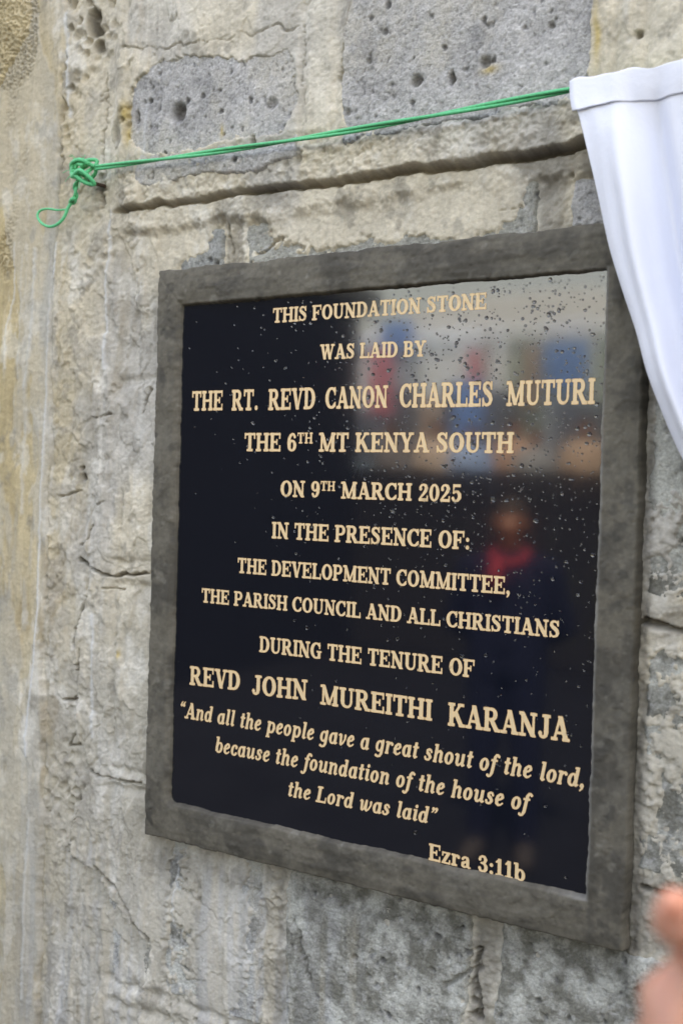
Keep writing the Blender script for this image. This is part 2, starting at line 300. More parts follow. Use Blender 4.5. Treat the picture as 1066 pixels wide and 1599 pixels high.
for cc in ('stone_c', 'mort_c'):
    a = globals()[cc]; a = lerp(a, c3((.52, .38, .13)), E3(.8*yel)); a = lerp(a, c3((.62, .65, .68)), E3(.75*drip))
    a = lerp(a, c3((.06, .05, .04)), E3(np.clip(crack/.016, 0, .7))); a = lerp(a, c3((.07, .055, .04)), E3(.5*np.clip(under, 0, 1)))  # darker with crack depth; shadow under the ledge painted in
    frame_shade = ss(-.352, -.344, X)*ss(.352, .344, X)*np.exp(-((Z+.43)/.035)**2)*.35+np.exp(-((X-.353)/.006)**2)*ss(.38, .2, Z)*ss(-.43, -.40, Z)*.5  # shadow of the frame painted on the wall below and right of it
    globals()[cc] = np.clip(a*E3(1-frame_shade), 0, .9)
col_c = np.clip(mort_c*lerp(c3((1., 1., 1.)), c3((1.0, .97, .90)), E3(ss(-.56, -.62, X)))*E3(1+.16*vstr-.30*crough*np.clip(f_mid+.5, 0, 1)), 0, .9)
col_c = lerp(col_c, c3((.36, .345, .30)), E3(.55*ss(.2, .45, fbm(X, Z*.15, 20, 5, 122)))); col_c = lerp(col_c, c3((.45, .44, .41)), E3(.4*cpatch))
# ------------------------------------------------------------------ cut into objects
hidden = (np.abs(X) < .325) & (np.abs(Z) < .375)
def cells(mask):                         # a cell is kept when any corner is in the mask
    return (mask[:-1, :-1] | mask[1:, :-1] | mask[:-1, 1:] | mask[1:, 1:])
def relief(name, H, Cc, mask, m, parent, kind=None):
    k = cells(mask) & ~cells(hidden)
    if not k.any(): return None
    ii, jj = np.nonzero(k); ny = X.shape[1]
    q = np.stack([ii*ny+jj, (ii+1)*ny+jj, (ii+1)*ny+jj+1, ii*ny+jj+1], 1)
    u, inv = np.unique(q, return_inverse=True); q = inv.reshape(q.shape)
    V = np.stack([X.ravel()[u], WY-H.ravel()[u], Z.ravel()[u]+ZC], 1)
    return npmesh(name, V, q, m, parent, Cc.reshape(-1, 3)[u])
wall = tag(empty('masonry_wall', (0, .1, 0)), 'rough grey machine-cut stone wall smeared with mortar around the plaque', 'wall')
def par(o, p):
    o.parent = p; o.matrix_parent_inverse = Matrix.Translation(-Vector(p.location)); return o
wallx = X > cedge-.004
top_s = Hs > Hm
vis_m = (Hm > Hs-.0035) | (sdf > -.001)
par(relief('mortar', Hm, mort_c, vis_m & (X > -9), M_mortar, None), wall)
for k, s_ in enumerate(STONES):
    m_ = (sid == k) & (Hs > Hm-.0035) & (sdf < .002) & (X > cedge)
    if m_.sum() < 60: continue
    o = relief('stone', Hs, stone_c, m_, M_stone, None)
    if o: par(o, wall)
column = relief('concrete_column', Hc, col_c, (X < cedge+.010), M_mortar, None)
tag(column, 'yellowish rough cast concrete column at the left edge beside the stones', 'column')
par(bxm('wall_core', (-.52, .045, 0), (1.7, .25, 3.15), M_mortar, None), wall)
core = bxm('column_core', (-1.9, .045, 0), (-.522, .30, 3.15), M_mortar, column)
for o in (wall.children[-1], core):
    a = o.data.attributes.new('Col', 'FLOAT_COLOR', 'POINT'); a.data.foreach_set('color', [.4, .37, .31, 1]*len(o.data.vertices))
# ------------------------------------------------------------------ plaque
plq = tag(empty('foundation_plaque', (0, .01, ZC)), 'black polished granite foundation plaque with gold lettering in a grey cement frame', 'plaque')
par(bxm('granite_slab', (-.315, 0, ZC-.365), (.315, .02, ZC+.365), M_gran, None), plq)
fx = np.arange(-.365, .3651, .0016); fz = np.arange(-.42, .4201, .0016); FX, FZ = np.meshgrid(fx, fz, indexing='ij')
fm = fbm(FX, FZ, 30, 4, 101); fh = fbm(FX, FZ, 130, 4, 102); fl = fbm(FX, FZ, 7, 3, 103)
wob = fbm(FX, FZ, 10, 3, 104)*.0016+fbm(FX, FZ, 90, 4, 105)*.0016
top_rag = ss(.37, .39, FZ)*fbm(FX, FZ, 25, 4, 106)*.0025
do = np.maximum(np.abs(FX-.001)-.345, np.abs(FZ)-.4015)+wob+top_rag
di = np.maximum(np.abs(FX)-.300, np.abs(FZ)-.348)
qx = np.abs(FX)-.300+.012; qz = np.abs(FZ)-.348+.012
dir_ = np.hypot(np.maximum(qx, 0), np.maximum(qz, 0))+np.minimum(np.maximum(qx, qz), 0)-.012
di = np.where((FX < 0) & (FZ < 0), dir_, di)+fbm(FX, FZ, 22, 4, 107)*.0014*np.where(FZ < -.3, 1.6, .8)+.0011*fh
Hf = .0085+fm*.0012+fh*.0004+fl*.0010-.0018*np.clip(np.abs(di-.024)/.024, 0, 1.2)**3
trow = np.where(np.abs(FX) > .30, fbm(FX, FZ*.15, 90, 3, 108), fbm(FX*.15, FZ, 90, 3, 109)); Hf += trow*.0009+.0006*ss(.2, .25, fbm(FX, FZ, 40, 4, 131))
mit = np.abs((FX+.324)+(FZ-.375)*1.0)/1.41; Hf -= .0008*np.exp(-(mit/.0012)**2)*((FX < -.29) & (FZ > .33))
Hf -= .030*ss(-.002, .003, do)+.010*ss(.003, -.0015, di)
Hf = np.where(FX < 0, Hf-.0025*ss(.010, .004, di)*ss(-.28, -.30, FX), Hf)
w4, r4 = worley(FX, FZ, 120, 8); pf = (r4 > .9)*np.clip(1-w4/.25, 0, 1); Hf -= .0015*pf
fc = lerp(c3((.150, .142, .125)), c3((.085, .081, .073)), E3(ss(-.15, .35, fbm(FX, FZ, 16, 5, 110, .62)+.35*trow)))
fc = lerp(fc, c3((.18, .175, .16)), E3(.5*ss(.12, .5, fbm(FX, FZ, 24, 5, 111)+.35*trow)))
fc = lerp(fc, c3((.26, .26, .25)), E3(.5*ss(.45, .75, fbm(FX, FZ, 60, 3, 112))))
fc = lerp(fc, c3((.05, .05, .048)), E3(.6*ss(.3, .6, fbm(FX, FZ, 50, 3, 113))*ss(.25, .33, np.abs(FX))))
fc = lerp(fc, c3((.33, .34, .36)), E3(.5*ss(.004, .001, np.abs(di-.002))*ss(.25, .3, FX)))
fc = np.clip(fc*c3((.76, .72, .65))*E3(1+.24*fh+.12*fbm(FX, FZ, 300, 2, 130)), 0, .8)
mk = (do < .003) & (di > -.0015)
k = cells(mk); ii, jj = np.nonzero(k); ny = FX.shape[1]
q = np.stack([ii*ny+jj, (ii+1)*ny+jj, (ii+1)*ny+jj+1, ii*ny+jj+1], 1); u, inv = np.unique(q, return_inverse=True); q = inv.reshape(q.shape)
par(npmesh('cement_frame', np.stack([FX.ravel()[u], -Hf.ravel()[u], FZ.ravel()[u]+ZC], 1), q, M_cement, None, fc.reshape(-1, 3)[u]), plq)
# ------------------------------------------------------------------ lettering: slab-serif glyphs drawn as pen strokes, contoured to flat mesh
def bx(x0, y0, x1, y1): return ('b', x0, y0, x1, y1)
def ln(x0, y0, x1, y1, w): return ('l', x0, y0, x1, y1, w)
def pl(*p): return ('p', p)                       # (x, y, width) ...
def arc(cx, cy, rx, ry, a0, a1, wv=.2, wh=.085, n=18):
    pts = []
    for i in range(n+1):
        a = math.radians(a0+(a1-a0)*i/n); c, s = math.cos(a), math.sin(a)
        pts.append((cx+rx*c, cy+ry*s, wh+(wv-wh)*abs(c)**1.5))
    return ('p', pts)
T_ = .095
def stem(x, y0=0, y1=1, w=.2): return bx(x-w/2, y0, x+w/2, y1)
def sf(x, y, w=.4): return bx(x-w/2, y, x+w/2, y+T_)
def st_(x, w=.2, sw=.38, y1=1): return [stem(x, 0, y1, w), sf(x, 0, sw), sf(x, y1-T_, sw)]
U = 1-T_
GL = {
 'I': (.42, st_(.21)), 'H': (1.02, st_(.21)+st_(.81)+[bx(.2, .46, .82, .55)]),
 'T': (.88, [stem(.44), sf(.44, 0, .44), bx(.05, U, .83, 1), bx(.04, .70, .11, 1), bx(.77, .70, .84, 1)]),
 'E': (.88, [stem(.21), bx(.02, 0, .82, T_), bx(.02, U, .80, 1), bx(.2, .47, .56, .55), bx(.53, .36, .59, .66), bx(.74, .70, .80, 1), bx(.76, 0, .82, .31)]),
 'F': (.84, [stem(.21), sf(.22, 0, .42), bx(.02, U, .80, 1), bx(.2, .46, .56, .54), bx(.53, .35, .59, .65), bx(.74, .68, .80, 1)]),
 'L': (.82, [stem(.21), sf(.21, U, .40), bx(.02, 0, .78, T_), bx(.72, 0, .78, .34)]),
 'S': (.76, [pl((.60, .78, .06), (.54, .89, .08), (.42, .955, .09), (.28, .945, .11), (.165, .86, .15), (.155, .73, .18), (.25, .62, .20), (.40, .53, .21), (.54, .42, .21), (.60, .28, .19), (.55, .13, .14), (.43, .06, .09), (.30, .045, .085), (.17, .10, .08), (.10, .24, .06)), bx(.59, .69, .655, 1), bx(.055, 0, .12, .33)]),
 'O': (.96, [arc(.48, .5, .34, .455, 0, 360, .23)]),
 'C': (.88, [arc(.50, .5, .37, .455, 48, 312, .23), bx(.74, .64, .805, 1), pl((.74, .16, .08), (.80, .27, .06))]),
 'G': (.96, [arc(.50, .5, .37, .455, 48, 300, .23), bx(.74, .64, .805, 1), stem(.74, .03, .44, .19), bx(.54, .40, .92, .48)]),
 'D': (.94, [stem(.21), bx(.02, 0, .42, T_), bx(.02, U, .42, 1), arc(.42, .5, .36, .457, -90, 90, .23)]),
 'U': (.98, [stem(.22, .33, 1), sf(.22, U, .40), stem(.78, .33, 1, .10), sf(.78, U, .32), ('p', [(.22, .34, .2), (.23, .24, .19), (.29, .13, .15), (.39, .065, .11), (.50, .045, .09), (.62, .065, .09), (.72, .14, .095), (.77, .25, .10), (.78, .34, .10)])]),
 'N': (1.0, [stem(.19, 0, 1, .09), sf(.20, 0, .34), bx(.02, U, .25, 1), stem(.80, 0, 1, .09), sf(.80, U, .34), ln(.15, 1, .80, 0, .21)]),
 'A': (.98, [ln(.17, 0, .46, 1, .09), ln(.47, 1, .80, 0, .21), bx(.25, .27, .70, .35), sf(.17, 0, .33), sf(.80, 0, .37)]),
 'V': (.94, [ln(.19, 1, .49, 0, .21), ln(.78, 1, .50, 0, .09), sf(.19, U, .38), sf(.78, U, .32)]),
 'W': (1.3, [ln(.18, 1, .43, 0, .20), ln(.66, 1, .43, 0, .09), ln(.64, 1, .90, 0, .20), ln(1.14, 1, .90, 0, .09), sf(.18, U, .36), sf(.62, U, .34), sf(1.14, U, .30)]),
 'Y': (.92, [ln(.18, 1, .47, .44, .19), ln(.76, 1, .48, .42, .09), stem(.47, 0, .48), sf(.47, 0, .42), sf(.18, U, .37), sf(.76, U, .31)]),
 'M': (1.22, [stem(.20, 0, 1, .09), sf(.20, 0, .34), bx(.02, U, .28, 1), ln(.21, 1, .60, .04, .19), ln(.99, 1, .61, .04, .09), stem(1.0, 0, 1, .20), sf(1.0, 0, .38), bx(.92, U, 1.19, 1)]),
 'R': (.98, [stem(.21), sf(.22, 0, .40), bx(.02, U, .48, 1), bx(.2, .46, .48, .54), arc(.46, .73, .23, .23, -90, 90, .20), ln(.46, .52, .80, 0, .20), sf(.83, 0, .28)]),
 'P': (.86, [stem(.21), sf(.22, 0, .42), bx(.02, U, .48, 1), bx(.2, .42, .48, .50), arc(.46, .71, .26, .25, -90, 90, .20)]),
 'B': (.90, [stem(.21), bx(.02, 0, .48, T_), bx(.02, U, .46, 1), bx(.2, .48, .48, .56), arc(.44, .745, .22, .215, -90, 90, .19), arc(.47, .28, .26, .24, -90, 90, .21)]),
 'K': (1.02, [stem(.21), sf(.21, 0, .38), sf(.21, U, .38), ln(.28, .38, .74, 1, .09), sf(.76, U, .34), ln(.44, .62, .82, 0, .20), sf(.84, 0, .34)]),
 'J': (.70, [stem(.46, .25, 1), sf(.46, U, .42), pl((.46, .28, .2), (.44, .14, .17), (.36, .06, .11), (.26, .045, .09), (.17, .10, .12), (.14, .20, .17))]),
 '0': (.72, [arc(.36, .5, .235, .455, 0, 360, .19)]),
 '1': (.60, [stem(.32), sf(.32, 0, .46), pl((.30, .93, .12), (.12, .80, .08))]),
 '2': (.72, [pl((.16, .70, .17), (.14, .80, .12), (.22, .92, .09), (.36, .955, .09), (.50, .90, .15), (.56, .75, .19), (.50, .58, .17), (.34, .38, .12), (.18, .22, .09), (.09, .09, .08)), bx(.06, 0, .64, .13), bx(.60, 0, .66, .30)]),
 '3': (.72, [pl((.15, .75, .16), (.17, .86, .11), (.30, .955, .09), (.46, .92, .13), (.54, .77, .18), (.48, .62, .13), (.34, .55, .08), (.24, .54, .07)), pl((.30, .54, .07), (.46, .50, .12), (.57, .36, .19), (.56, .20, .19), (.46, .08, .13), (.32, .045, .09), (.18, .09, .11), (.14, .22, .17))]),
 '5': (.72, [bx(.16, .87, .62, 1), bx(.14, .48, .20, 1), pl((.17, .52, .07), (.30, .60, .09), (.46, .57, .14), (.57, .42, .19), (.57, .24, .19), (.46, .09, .13), (.32, .045, .09), (.18, .09, .11), (.13, .20, .16))]),
 '6': (.72, [pl((.56, .80, .14), (.50, .92, .10), (.38, .955, .09), (.24, .86, .14), (.155, .68, .18), (.14, .46, .20), (.16, .26, .19)), arc(.37, .31, .215, .265, 0, 360, .19, .08)]),
 '9': (.72, [pl((.16, .20, .14), (.22, .08, .10), (.34, .045, .09), (.48, .14, .14), (.565, .32, .18), (.58, .54, .20), (.56, .74, .19)), arc(.35, .69, .215, .265, 0, 360, .19, .08)]),
 '.': (.34, [pl((.17, .10, .2), (.171, .10, .2))]), ':': (.36, [pl((.18, .10, .2), (.181, .10, .2)), pl((.18, .54, .2), (.181, .54, .2))]),
 ',': (.34, [pl((.16, .10, .2), (.17, .10, .2)), pl((.22, .06, .12), (.20, -.06, .09), (.11, -.16, .05))]),
 '<': (.56, [pl((.17, .80, .16), (.171, .80, .16)), pl((.12, .82, .09), (.15, .94, .07), (.23, 1.02, .04)), pl((.39, .80, .16), (.391, .80, .16)), pl((.34, .82, .09), (.37, .94, .07), (.45, 1.02, .04))]),
 '>': (.56, [pl((.17, .94, .16), (.171, .94, .16)), pl((.22, .92, .09), (.19, .80, .07), (.11, .72, .04)), pl((.39, .94, .16), (.391, .94, .16)), pl((.44, .92, .09), (.41, .80, .07), (.33, .72, .04))]),
}
x_ = .69
def sl(x, y, l=.13, r=.0): return bx(x-l, y, x+r, y+.075)
LOW = {
 'z': (.66, [bx(.07, .62, .58, x_), bx(.07, 0, .60, .07), ln(.52, .68, .12, .02, .17), bx(.06, .46, .12, x_), bx(.55, 0, .61, .24)]),
 'r': (.62, [stem(.20, 0, x_, .18), sf(.21, 0, .38), bx(.02, .61, .22, x_), pl((.24, .50, .08), (.32, .61, .09), (.42, .65, .10), (.50, .58, .17), (.51, .56, .17))]),
 'a': (.72, [pl((.15, .53, .14), (.22, .62, .10), (.34, .655, .09), (.46, .60, .15), (.49, .48, .18), (.49, .14, .18), (.56, .05, .09), (.66, .06, .07)), pl((.48, .40, .08), (.30, .35, .10), (.15, .26, .16), (.15, .12, .16), (.26, .05, .10), (.38, .08, .08), (.48, .17, .08))]),
 'b': (.76, [stem(.19, .02, 1, .18), bx(.01, .92, .22, 1), arc(.42, .34, .22, .30, -150, 150, .19, .08)]),
}
q = .17
ITL = {                                  # slanted at use
 'a': (.70, [arc(.32, .34, .20, .30, 20, 340, .18, .08), stem(.52, .10, x_, q), pl((.52, .12, q), (.56, .05, .10), (.66, .09, .06))]),
 'n': (.76, [stem(.18, 0, x_, q), bx(.02, .62, .18, x_), pl((.22, .48, .07), (.34, .62, .09), (.46, .64, .12), (.55, .54, q), (.55, .12, q), (.59, .05, .10), (.70, .09, .06)), bx(.06, 0, .30, .07)]),
 'd': (.74, [arc(.32, .34, .20, .30, 20, 340, .18, .08), stem(.54, .10, 1, q), bx(.38, .93, .55, 1), pl((.54, .12, q), (.58, .05, .10), (.68, .09, .06))]),
 'l': (.40, [stem(.20, .08, 1, q), bx(.04, .93, .20, 1), pl((.20, .12, q), (.24, .05, .11), (.36, .09, .06))]),
 't': (.46, [stem(.22, .10, .90, q), bx(.04, .60, .42, .68), pl((.22, .12, q), (.26, .05, .11), (.40, .10, .06))]),
 'h': (.76, [stem(.18, 0, 1, q), bx(.02, .93, .18, 1), pl((.22, .48, .07), (.34, .62, .09), (.46, .64, .12), (.55, .54, q), (.55, .12, q), (.59, .05, .10), (.70, .09, .06)), bx(.06, 0, .30, .07)]),
 'e': (.62, [pl((.14, .34, .18), (.17, .50, .16), (.30, .65, .09), (.44, .62, .12), (.48, .50, .15), (.38, .38, .09), (.18, .32, .07)), pl((.14, .34, .18), (.16, .16, .16), (.28, .05, .10), (.42, .07, .08), (.54, .17, .06))]),
 'p': (.76, [stem(.20, -.26, x_, q), bx(.04, .62, .20, x_), arc(.42, .34, .21, .30, -150, 150, .18, .08), bx(.07, -.28, .36, -.21)]),
 'o': (.68, [arc(.33, .345, .205, .30, 0, 360, .18, .085)]),
 'g': (.70, [arc(.32, .36, .20, .28, 20, 340, .17, .08), pl((.52, .66, q), (.52, -.05, q), (.46, -.20, .12), (.30, -.26, .09), (.14, -.20, .13))]),
 'v': (.64, [pl((.05, .60, .07), (.12, .65, .09), (.19, .58, q), (.24, .10, .14), (.28, .04, .09), (.42, .16, .08), (.53, .40, .10), (.52, .60, .14))]),
 'w': (.98, [pl((.05, .60, .07), (.12, .65, .09), (.18, .58, q), (.22, .12, .14), (.28, .04, .09), (.40, .16, .08), (.50, .64, .12)), pl((.50, .64, .14), (.52, .12, .14), (.60, .04, .09), (.74, .16, .08), (.86, .40, .10), (.84, .60, .14))]),
 'r': (.58, [stem(.18, 0, x_, q), bx(.02, .62, .18, x_), pl((.22, .48, .07), (.32, .62, .09), (.42, .64, .10), (.49, .57, .15)), bx(.06, 0, .30, .07)]),
 's': (.58, [pl((.46, .52, .10), (.40, .62, .09), (.28, .655, .085), (.17, .57, .13), (.20, .44, .15), (.34, .34, .16), (.44, .21, .15), (.36, .08, .11), (.24, .045, .085), (.12, .08, .09), (.08, .18, .12))]),
 'u': (.78, [pl((.04, .60, .06), (.11, .655, .08), (.20, .58, q), (.20, .18, q), (.25, .07, .12), (.36, .05, .09), (.50, .20, .07)), stem(.57, .10, x_, q), pl((.57, .12, q), (.61, .05, .10), (.72, .09, .06))]),
 'f': (.44, [pl((.50, .88, .13), (.42, .955, .09), (.31, .93, .12), (.25, .80, q), (.21, -.05, q), (.13, -.22, .12), (.03, -.26, .09), (-.06, -.20, .12)), bx(.04, .60, .44, .68)]),
 'b': (.72, [stem(.18, .10, 1, q), bx(.02, .93, .18, 1), arc(.38, .34, .21, .30, -180, 150, .18, .08)]),
 'c': (.60, [arc(.34, .345, .21, .30, 45, 320, .18, .08), pl((.46, .52, .15), (.47, .51, .15))]),
 'i': (.40, [stem(.20, .10, x_, q), bx(.04, .62, .20, x_), pl((.20, .12, q), (.24, .05, .10), (.36, .09, .06)), pl((.21, .89, .18), (.211, .89, .18))]),
}
SLANT = .20
def glyph(ch, style):
    if style == 'i' and ch in ITL: adv, pr = ITL[ch]
    elif style != 'c' and ch in LOW: adv, pr = LOW[ch]
    else: adv, pr = GL[ch]
    st = 1/42; x = np.arange(-.34, adv+.3, st); y = np.arange(-.36, 1.12, st); Xg, Yg = np.meshgrid(x, y, indexing='ij')
    D = np.full(Xg.shape, 9.)
    for p in pr:
        if p[0] == 'b':
            dx = np.abs(Xg-(p[1]+p[3])/2)-(p[3]-p[1])/2; dy = np.abs(Yg-(p[2]+p[4])/2)-(p[4]-p[2])/2
            d = np.hypot(np.maximum(dx, 0), np.maximum(dy, 0))+np.minimum(np.maximum(dx, dy), 0)
        elif p[0] == 'l':                # sheared bar: horizontal width w, flat ends
            _, x0, y0, x1, y1, wd = p; lo, hi = min(y0, y1), max(y0, y1); t = (Yg-y0)/(y1-y0)
            c = math.cos(math.atan2(abs(x1-x0), abs(y1-y0)))
            d = np.maximum((np.abs(Xg-(x0+(x1-x0)*t))-wd/2/max(c, .75)*1.0)*c, np.maximum(lo-Yg, Yg-hi))
        else:
            d = np.full(Xg.shape, 9.)
            for (ax, ay, aw), (bx_, by, bw) in zip(p[1], p[1][1:]):
                ux, uy = bx_-ax, by-ay; t = np.clip(((Xg-ax)*ux+(Yg-ay)*uy)/(ux*ux+uy*uy+1e-9), 0, 1)
                d = np.minimum(d, np.hypot(Xg-ax-t*ux, Yg-ay-t*uy)-(aw+(bw-aw)*t)/2)
        k = .035; h = np.clip(.5+.5*(D-d)/k, 0, 1); D = D*(1-h)+d*h-k*h*(1-h)
    D = D-.024
    V, F, R, idx = [], [], [], {}
    def vtx(key, px, py, r):
        if key not in idx:
            idx[key] = len(V); V.append((px+(SLANT*py if style == 'i' else 0), py)); R.append(r)
        return idx[key]
    nx, nyy = D.shape
    for i, j in zip(*np.nonzero((np.minimum(np.minimum(D[:-1, :-1], D[1:, :-1]), np.minimum(D[:-1, 1:], D[1:, 1:])) < 0))):
        cs = [(i, j), (i+1, j), (i+1, j+1), (i, j+1)]; poly = []
        for a, b in zip(cs, cs[1:]+cs[:1]):
            da, db = D[a], D[b]
            if da < 0: poly.append(vtx(a, x[a[0]], y[a[1]], -da))
            if (da < 0) != (db < 0):
                t = da/(da-db); key = (min(a, b), max(a, b))
                poly.append(vtx(key, x[a[0]]+(x[b[0]]-x[a[0]])*t, y[a[1]]+(y[b[1]]-y[a[1]])*t, 0.))
        if len(poly) >= 3: F.append(poly)
    return adv, np.array(V), F, np.array(R)
GC = {}
def text_line(text, x0, xe, z0a, z0b, hcap, style='c', sup=None):
    """text between two places on the plaque: left/right x, baseline z at both ends, cap height in metres"""
    adv = 0; items = []
    for i, ch in enumerate(text):
        if ch == ' ': adv += .42; continue
        kk = (ch, style)
        if kk not in GC: GC[kk] = glyph(ch, style)
        a, V, F, R = GC[kk]; sc = .58 if sup and i in sup else 1.0
        items.append((adv, sc, V, F, R)); adv += a*sc+.035
    sx = (xe-x0)/(adv-.06)
    Vs, Fs, Rs, n = [], [], [], 0
    for a, sc, V, F, R in items:
        px_ = x0+(a+V[:, 0]*sc)*sx-.01*sx; yy = V[:, 1]*sc+(.44 if sc < 1 else 0)
        pz = z0a+(z0b-z0a)*(px_-x0)/(xe-x0)+yy*hcap
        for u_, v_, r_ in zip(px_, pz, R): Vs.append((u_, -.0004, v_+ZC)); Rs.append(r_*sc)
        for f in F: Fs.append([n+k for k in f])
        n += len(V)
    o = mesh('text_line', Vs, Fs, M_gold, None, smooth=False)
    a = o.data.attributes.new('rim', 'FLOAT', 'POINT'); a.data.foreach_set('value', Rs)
    return par(o, plq)
def tl(text, lx, lb, lt, rx, rb, rt, style='c', sup=None):      # left x, baseline, cap top; right x, baseline, cap top (in the photograph)
    a, b, c, d = on(lx, lb), on(rx, rb), on(lx, lt), on(rx, rt)
    return text_line(text, a.x, b.x, a.z-ZC, b.z-ZC, ((c.z-a.z)+(d.z-b.z))/2, style, sup)
tl('THIS FOUNDATION STONE', 426, 504, 482, 759, 482, 457)
tl('WAS LAID BY', 500, 561, 538.5, 664, 556, 532)
for t in (('THE', 300, 641, 611.5, 348, 640, 610.5), ('RT.', 362, 640.5, 609.5, 403, 640, 608.5), ('REVD', 419, 640, 608.5, 492, 638, 605.5), ('CANON', 508, 638, 605.5, 605, 636, 602), ('CHARLES', 623.5, 636, 600, 769, 634, 596), ('MUTURI', 790, 633.5, 595.5, 927.5, 630, 592)): tl(*t)
tl('THE 6TH MT KENYA SOUTH', 381.6, 704, 677, 801, 707, 675, sup=(5, 6))
tl('ON 9TH MARCH 2025', 438, 775, 750.4, 720, 784, 757, sup=(4, 5))
tl('IN THE PRESENCE OF:', 424.5, 840, 815.6, 733, 858, 830)
tl('THE DEVELOPMENT COMMITTEE,', 371, 894, 871.6, 796, 928, 901)
tl('THE PARISH COUNCIL AND ALL CHRISTIANS', 315, 940, 918.5, 873, 996, 970)
tl('DURING THE TENURE OF', 405, 1017.5, 993.5, 740, 1058, 1031)
for t in (('REVD', 296.5, 1068.5, 1040, 375, 1078, 1049), ('JOHN', 393, 1084, 1053, 479.5, 1093, 1063), ('MUREITHI', 500, 1099, 1070, 674, 1125, 1092), ('KARANJA', 699, 1132, 1097, 888, 1158, 1121)): tl(*t)
tl('<And all the people gave a great shout of the lord,', 279, 1119, 1096, 911, 1230.5, 1199, 'i')
tl('because the foundation of the house of', 335, 1174, 1150, 823, 1267, 1237, 'i')
tl('the Lord was laid>', 448, 1242.5, 1219, 680, 1288, 1261, 'i')
tl('Ezra 3:11b', 669, 1342, 1318, 819, 1377, 1349, 'u')
# ------------------------------------------------------------------ rain drops on the polished stone
def drops():
    V, F = [], []
    def drop(x, z, r, h, ax, tail):
        n, rings = 10, 3; base = len(V)
        ph = [(r*math.cos(k*math.pi/2/rings), h*math.sin(k*math.pi/2/rings)) for k in range(rings)]
        jit = [1+random.uniform(-.14, .14) for _ in range(n)]
        for (rr, hh) in ph:
            for k in range(n):
                a = 2*math.pi*k/n; dx = rr*math.cos(a)*ax*jit[k]; dz = rr*math.sin(a)*jit[k]
                if dz < 0: dz *= tail
                V.append((x+dx, -.0005-hh*(1.12 if dz < 0 else .9), z+dz+ZC))
        V.append((x, -.0005-h, z-r*.15+ZC)); tp = len(V)-1
        for q_ in range(rings-1):
            for k in range(n):
                a, b = base+q_*n+k, base+q_*n+(k+1) % n; F.append((a, b, b+n, a+n))
        for k in range(n): F.append((base+(rings-1)*n+k, base+(rings-1)*n+(k+1) % n, tp))
    placed = 0
    while placed < 1650:
        x, z = random.uniform(-.298, .298), random.uniform(-.344, .344)
        dens = .005+.98*(1/(1+math.exp(-(x+.02)*16)))*(1/(1+math.exp(-(z-.06)*14)))+.05*(1/(1+math.exp(-(x-.12)*18)))
        if random.random() > dens: continue
        big = random.random(); r = .0006+.0005*random.random() if big < .68 else (.0009+.0008*random.random() if big < .94 else .0017+.0010*random.random())
        drop(x, z, r, r*random.uniform(.45, .7), random.uniform(.8, 1.35), random.choice((1, 1, 1.15, 1.5)))
        if random.random() < .12:        # two drops run together
            drop(x+r*random.uniform(-2, 2), z+r*random.uniform(-1, 1), r*.7, r*.4, 1.2, 1)
        placed += 1
    return mesh('rain_drops', V, F, M_water)
tag(drops(), 'clear rain drops beading on the black granite', 'rain drops', kind='stuff')
# ------------------------------------------------------------------ green cord
def catmull(P, n=8):
    P = [Vector(p) for p in P]; P = [2*P[0]-P[1]]+P+[2*P[-1]-P[-2]]; out = []
    for i in range(1, len(P)-2):
        for k in range(n):
            t = k/n; a, b, c, d = P[i-1], P[i], P[i+1], P[i+2]
            out.append(.5*((2*b)+(c-a)*t+(2*a-5*b+4*c-d)*t*t+(3*b-a-3*c+d)*t**3))
    return out+[P[-2]]
def tube_vf(path, r, n=8, V=None, F=None):
    V = [] if V is None else V; F = [] if F is None else F; base = len(V); up = Vector((.1, .2, 1)).normalized()
    rf = r if callable(r) else (lambda t: r)
    for i, p in enumerate(path):
        d = (path[min(i+1, len(path)-1)]-path[max(i-1, 0)]).normalized()
        a = d.cross(up); a = a.normalized() if a.length > .05 else Vector((1, 0, 0)); b = d.cross(a).normalized(); up = a.cross(d) if a.cross(d).length > .1 else up
        rr = rf(i/(len(path)-1))
        for k in range(n):
            t = 2*math.pi*k/n; V.append(p+(a*math.cos(t)+b*math.sin(t))*rr)
    for i in range(len(path)-1):
        for k in range(n):
            F.append((base+i*n+k, base+i*n+(k+1) % n, base+(i+1)*n+(k+1) % n, base+(i+1)*n+k))
    F.append([base+k for k in range(n)][::-1]); F.append([base+(len(path)-1)*n+k for k in range(n)])
    return V, F
def twisted(path, r, off, pitch, V, F, strands=2, ph0=0):
    L_ = [0]
    for a, b in zip(path, path[1:]): L_.append(L_[-1]+(b-a).length)
    for s_ in range(strands):
        pts = []
        for i, p in enumerate(path):
            d = (path[min(i+1, len(path)-1)]-path[max(i-1, 0)]).normalized(); a = d.cross(Vector((0, 1, .01))).normalized(); b = d.cross(a)
            t = ph0+L_[i]/pitch*2*math.pi+s_*2*math.pi/strands; pts.append(p+(a*math.cos(t)+b*math.sin(t))*off)
        tube_vf(pts, r, 7, V, F)
cord = tag(empty('green_cord', on(152, 266, -.012)), 'green twisted nylon cord knotted to a nail and stretched to the white cloth', 'cord')
kx = on(134, 268, -.010)
V, F = [], []
A_, B_ = on(150, 262, -.016), on(897, 139, -.024); far = A_+(B_-A_)*1.62
line = [A_+(far-A_)*(i/260)+Vector((0, 0, -.006*math.sin(math.pi*min(1, i/160)))) for i in range(261)]
twisted(line, .0022, .0020, .42, V, F); par(mesh('line', V, F, M_green), cord)
V, F = [], []
kp = []
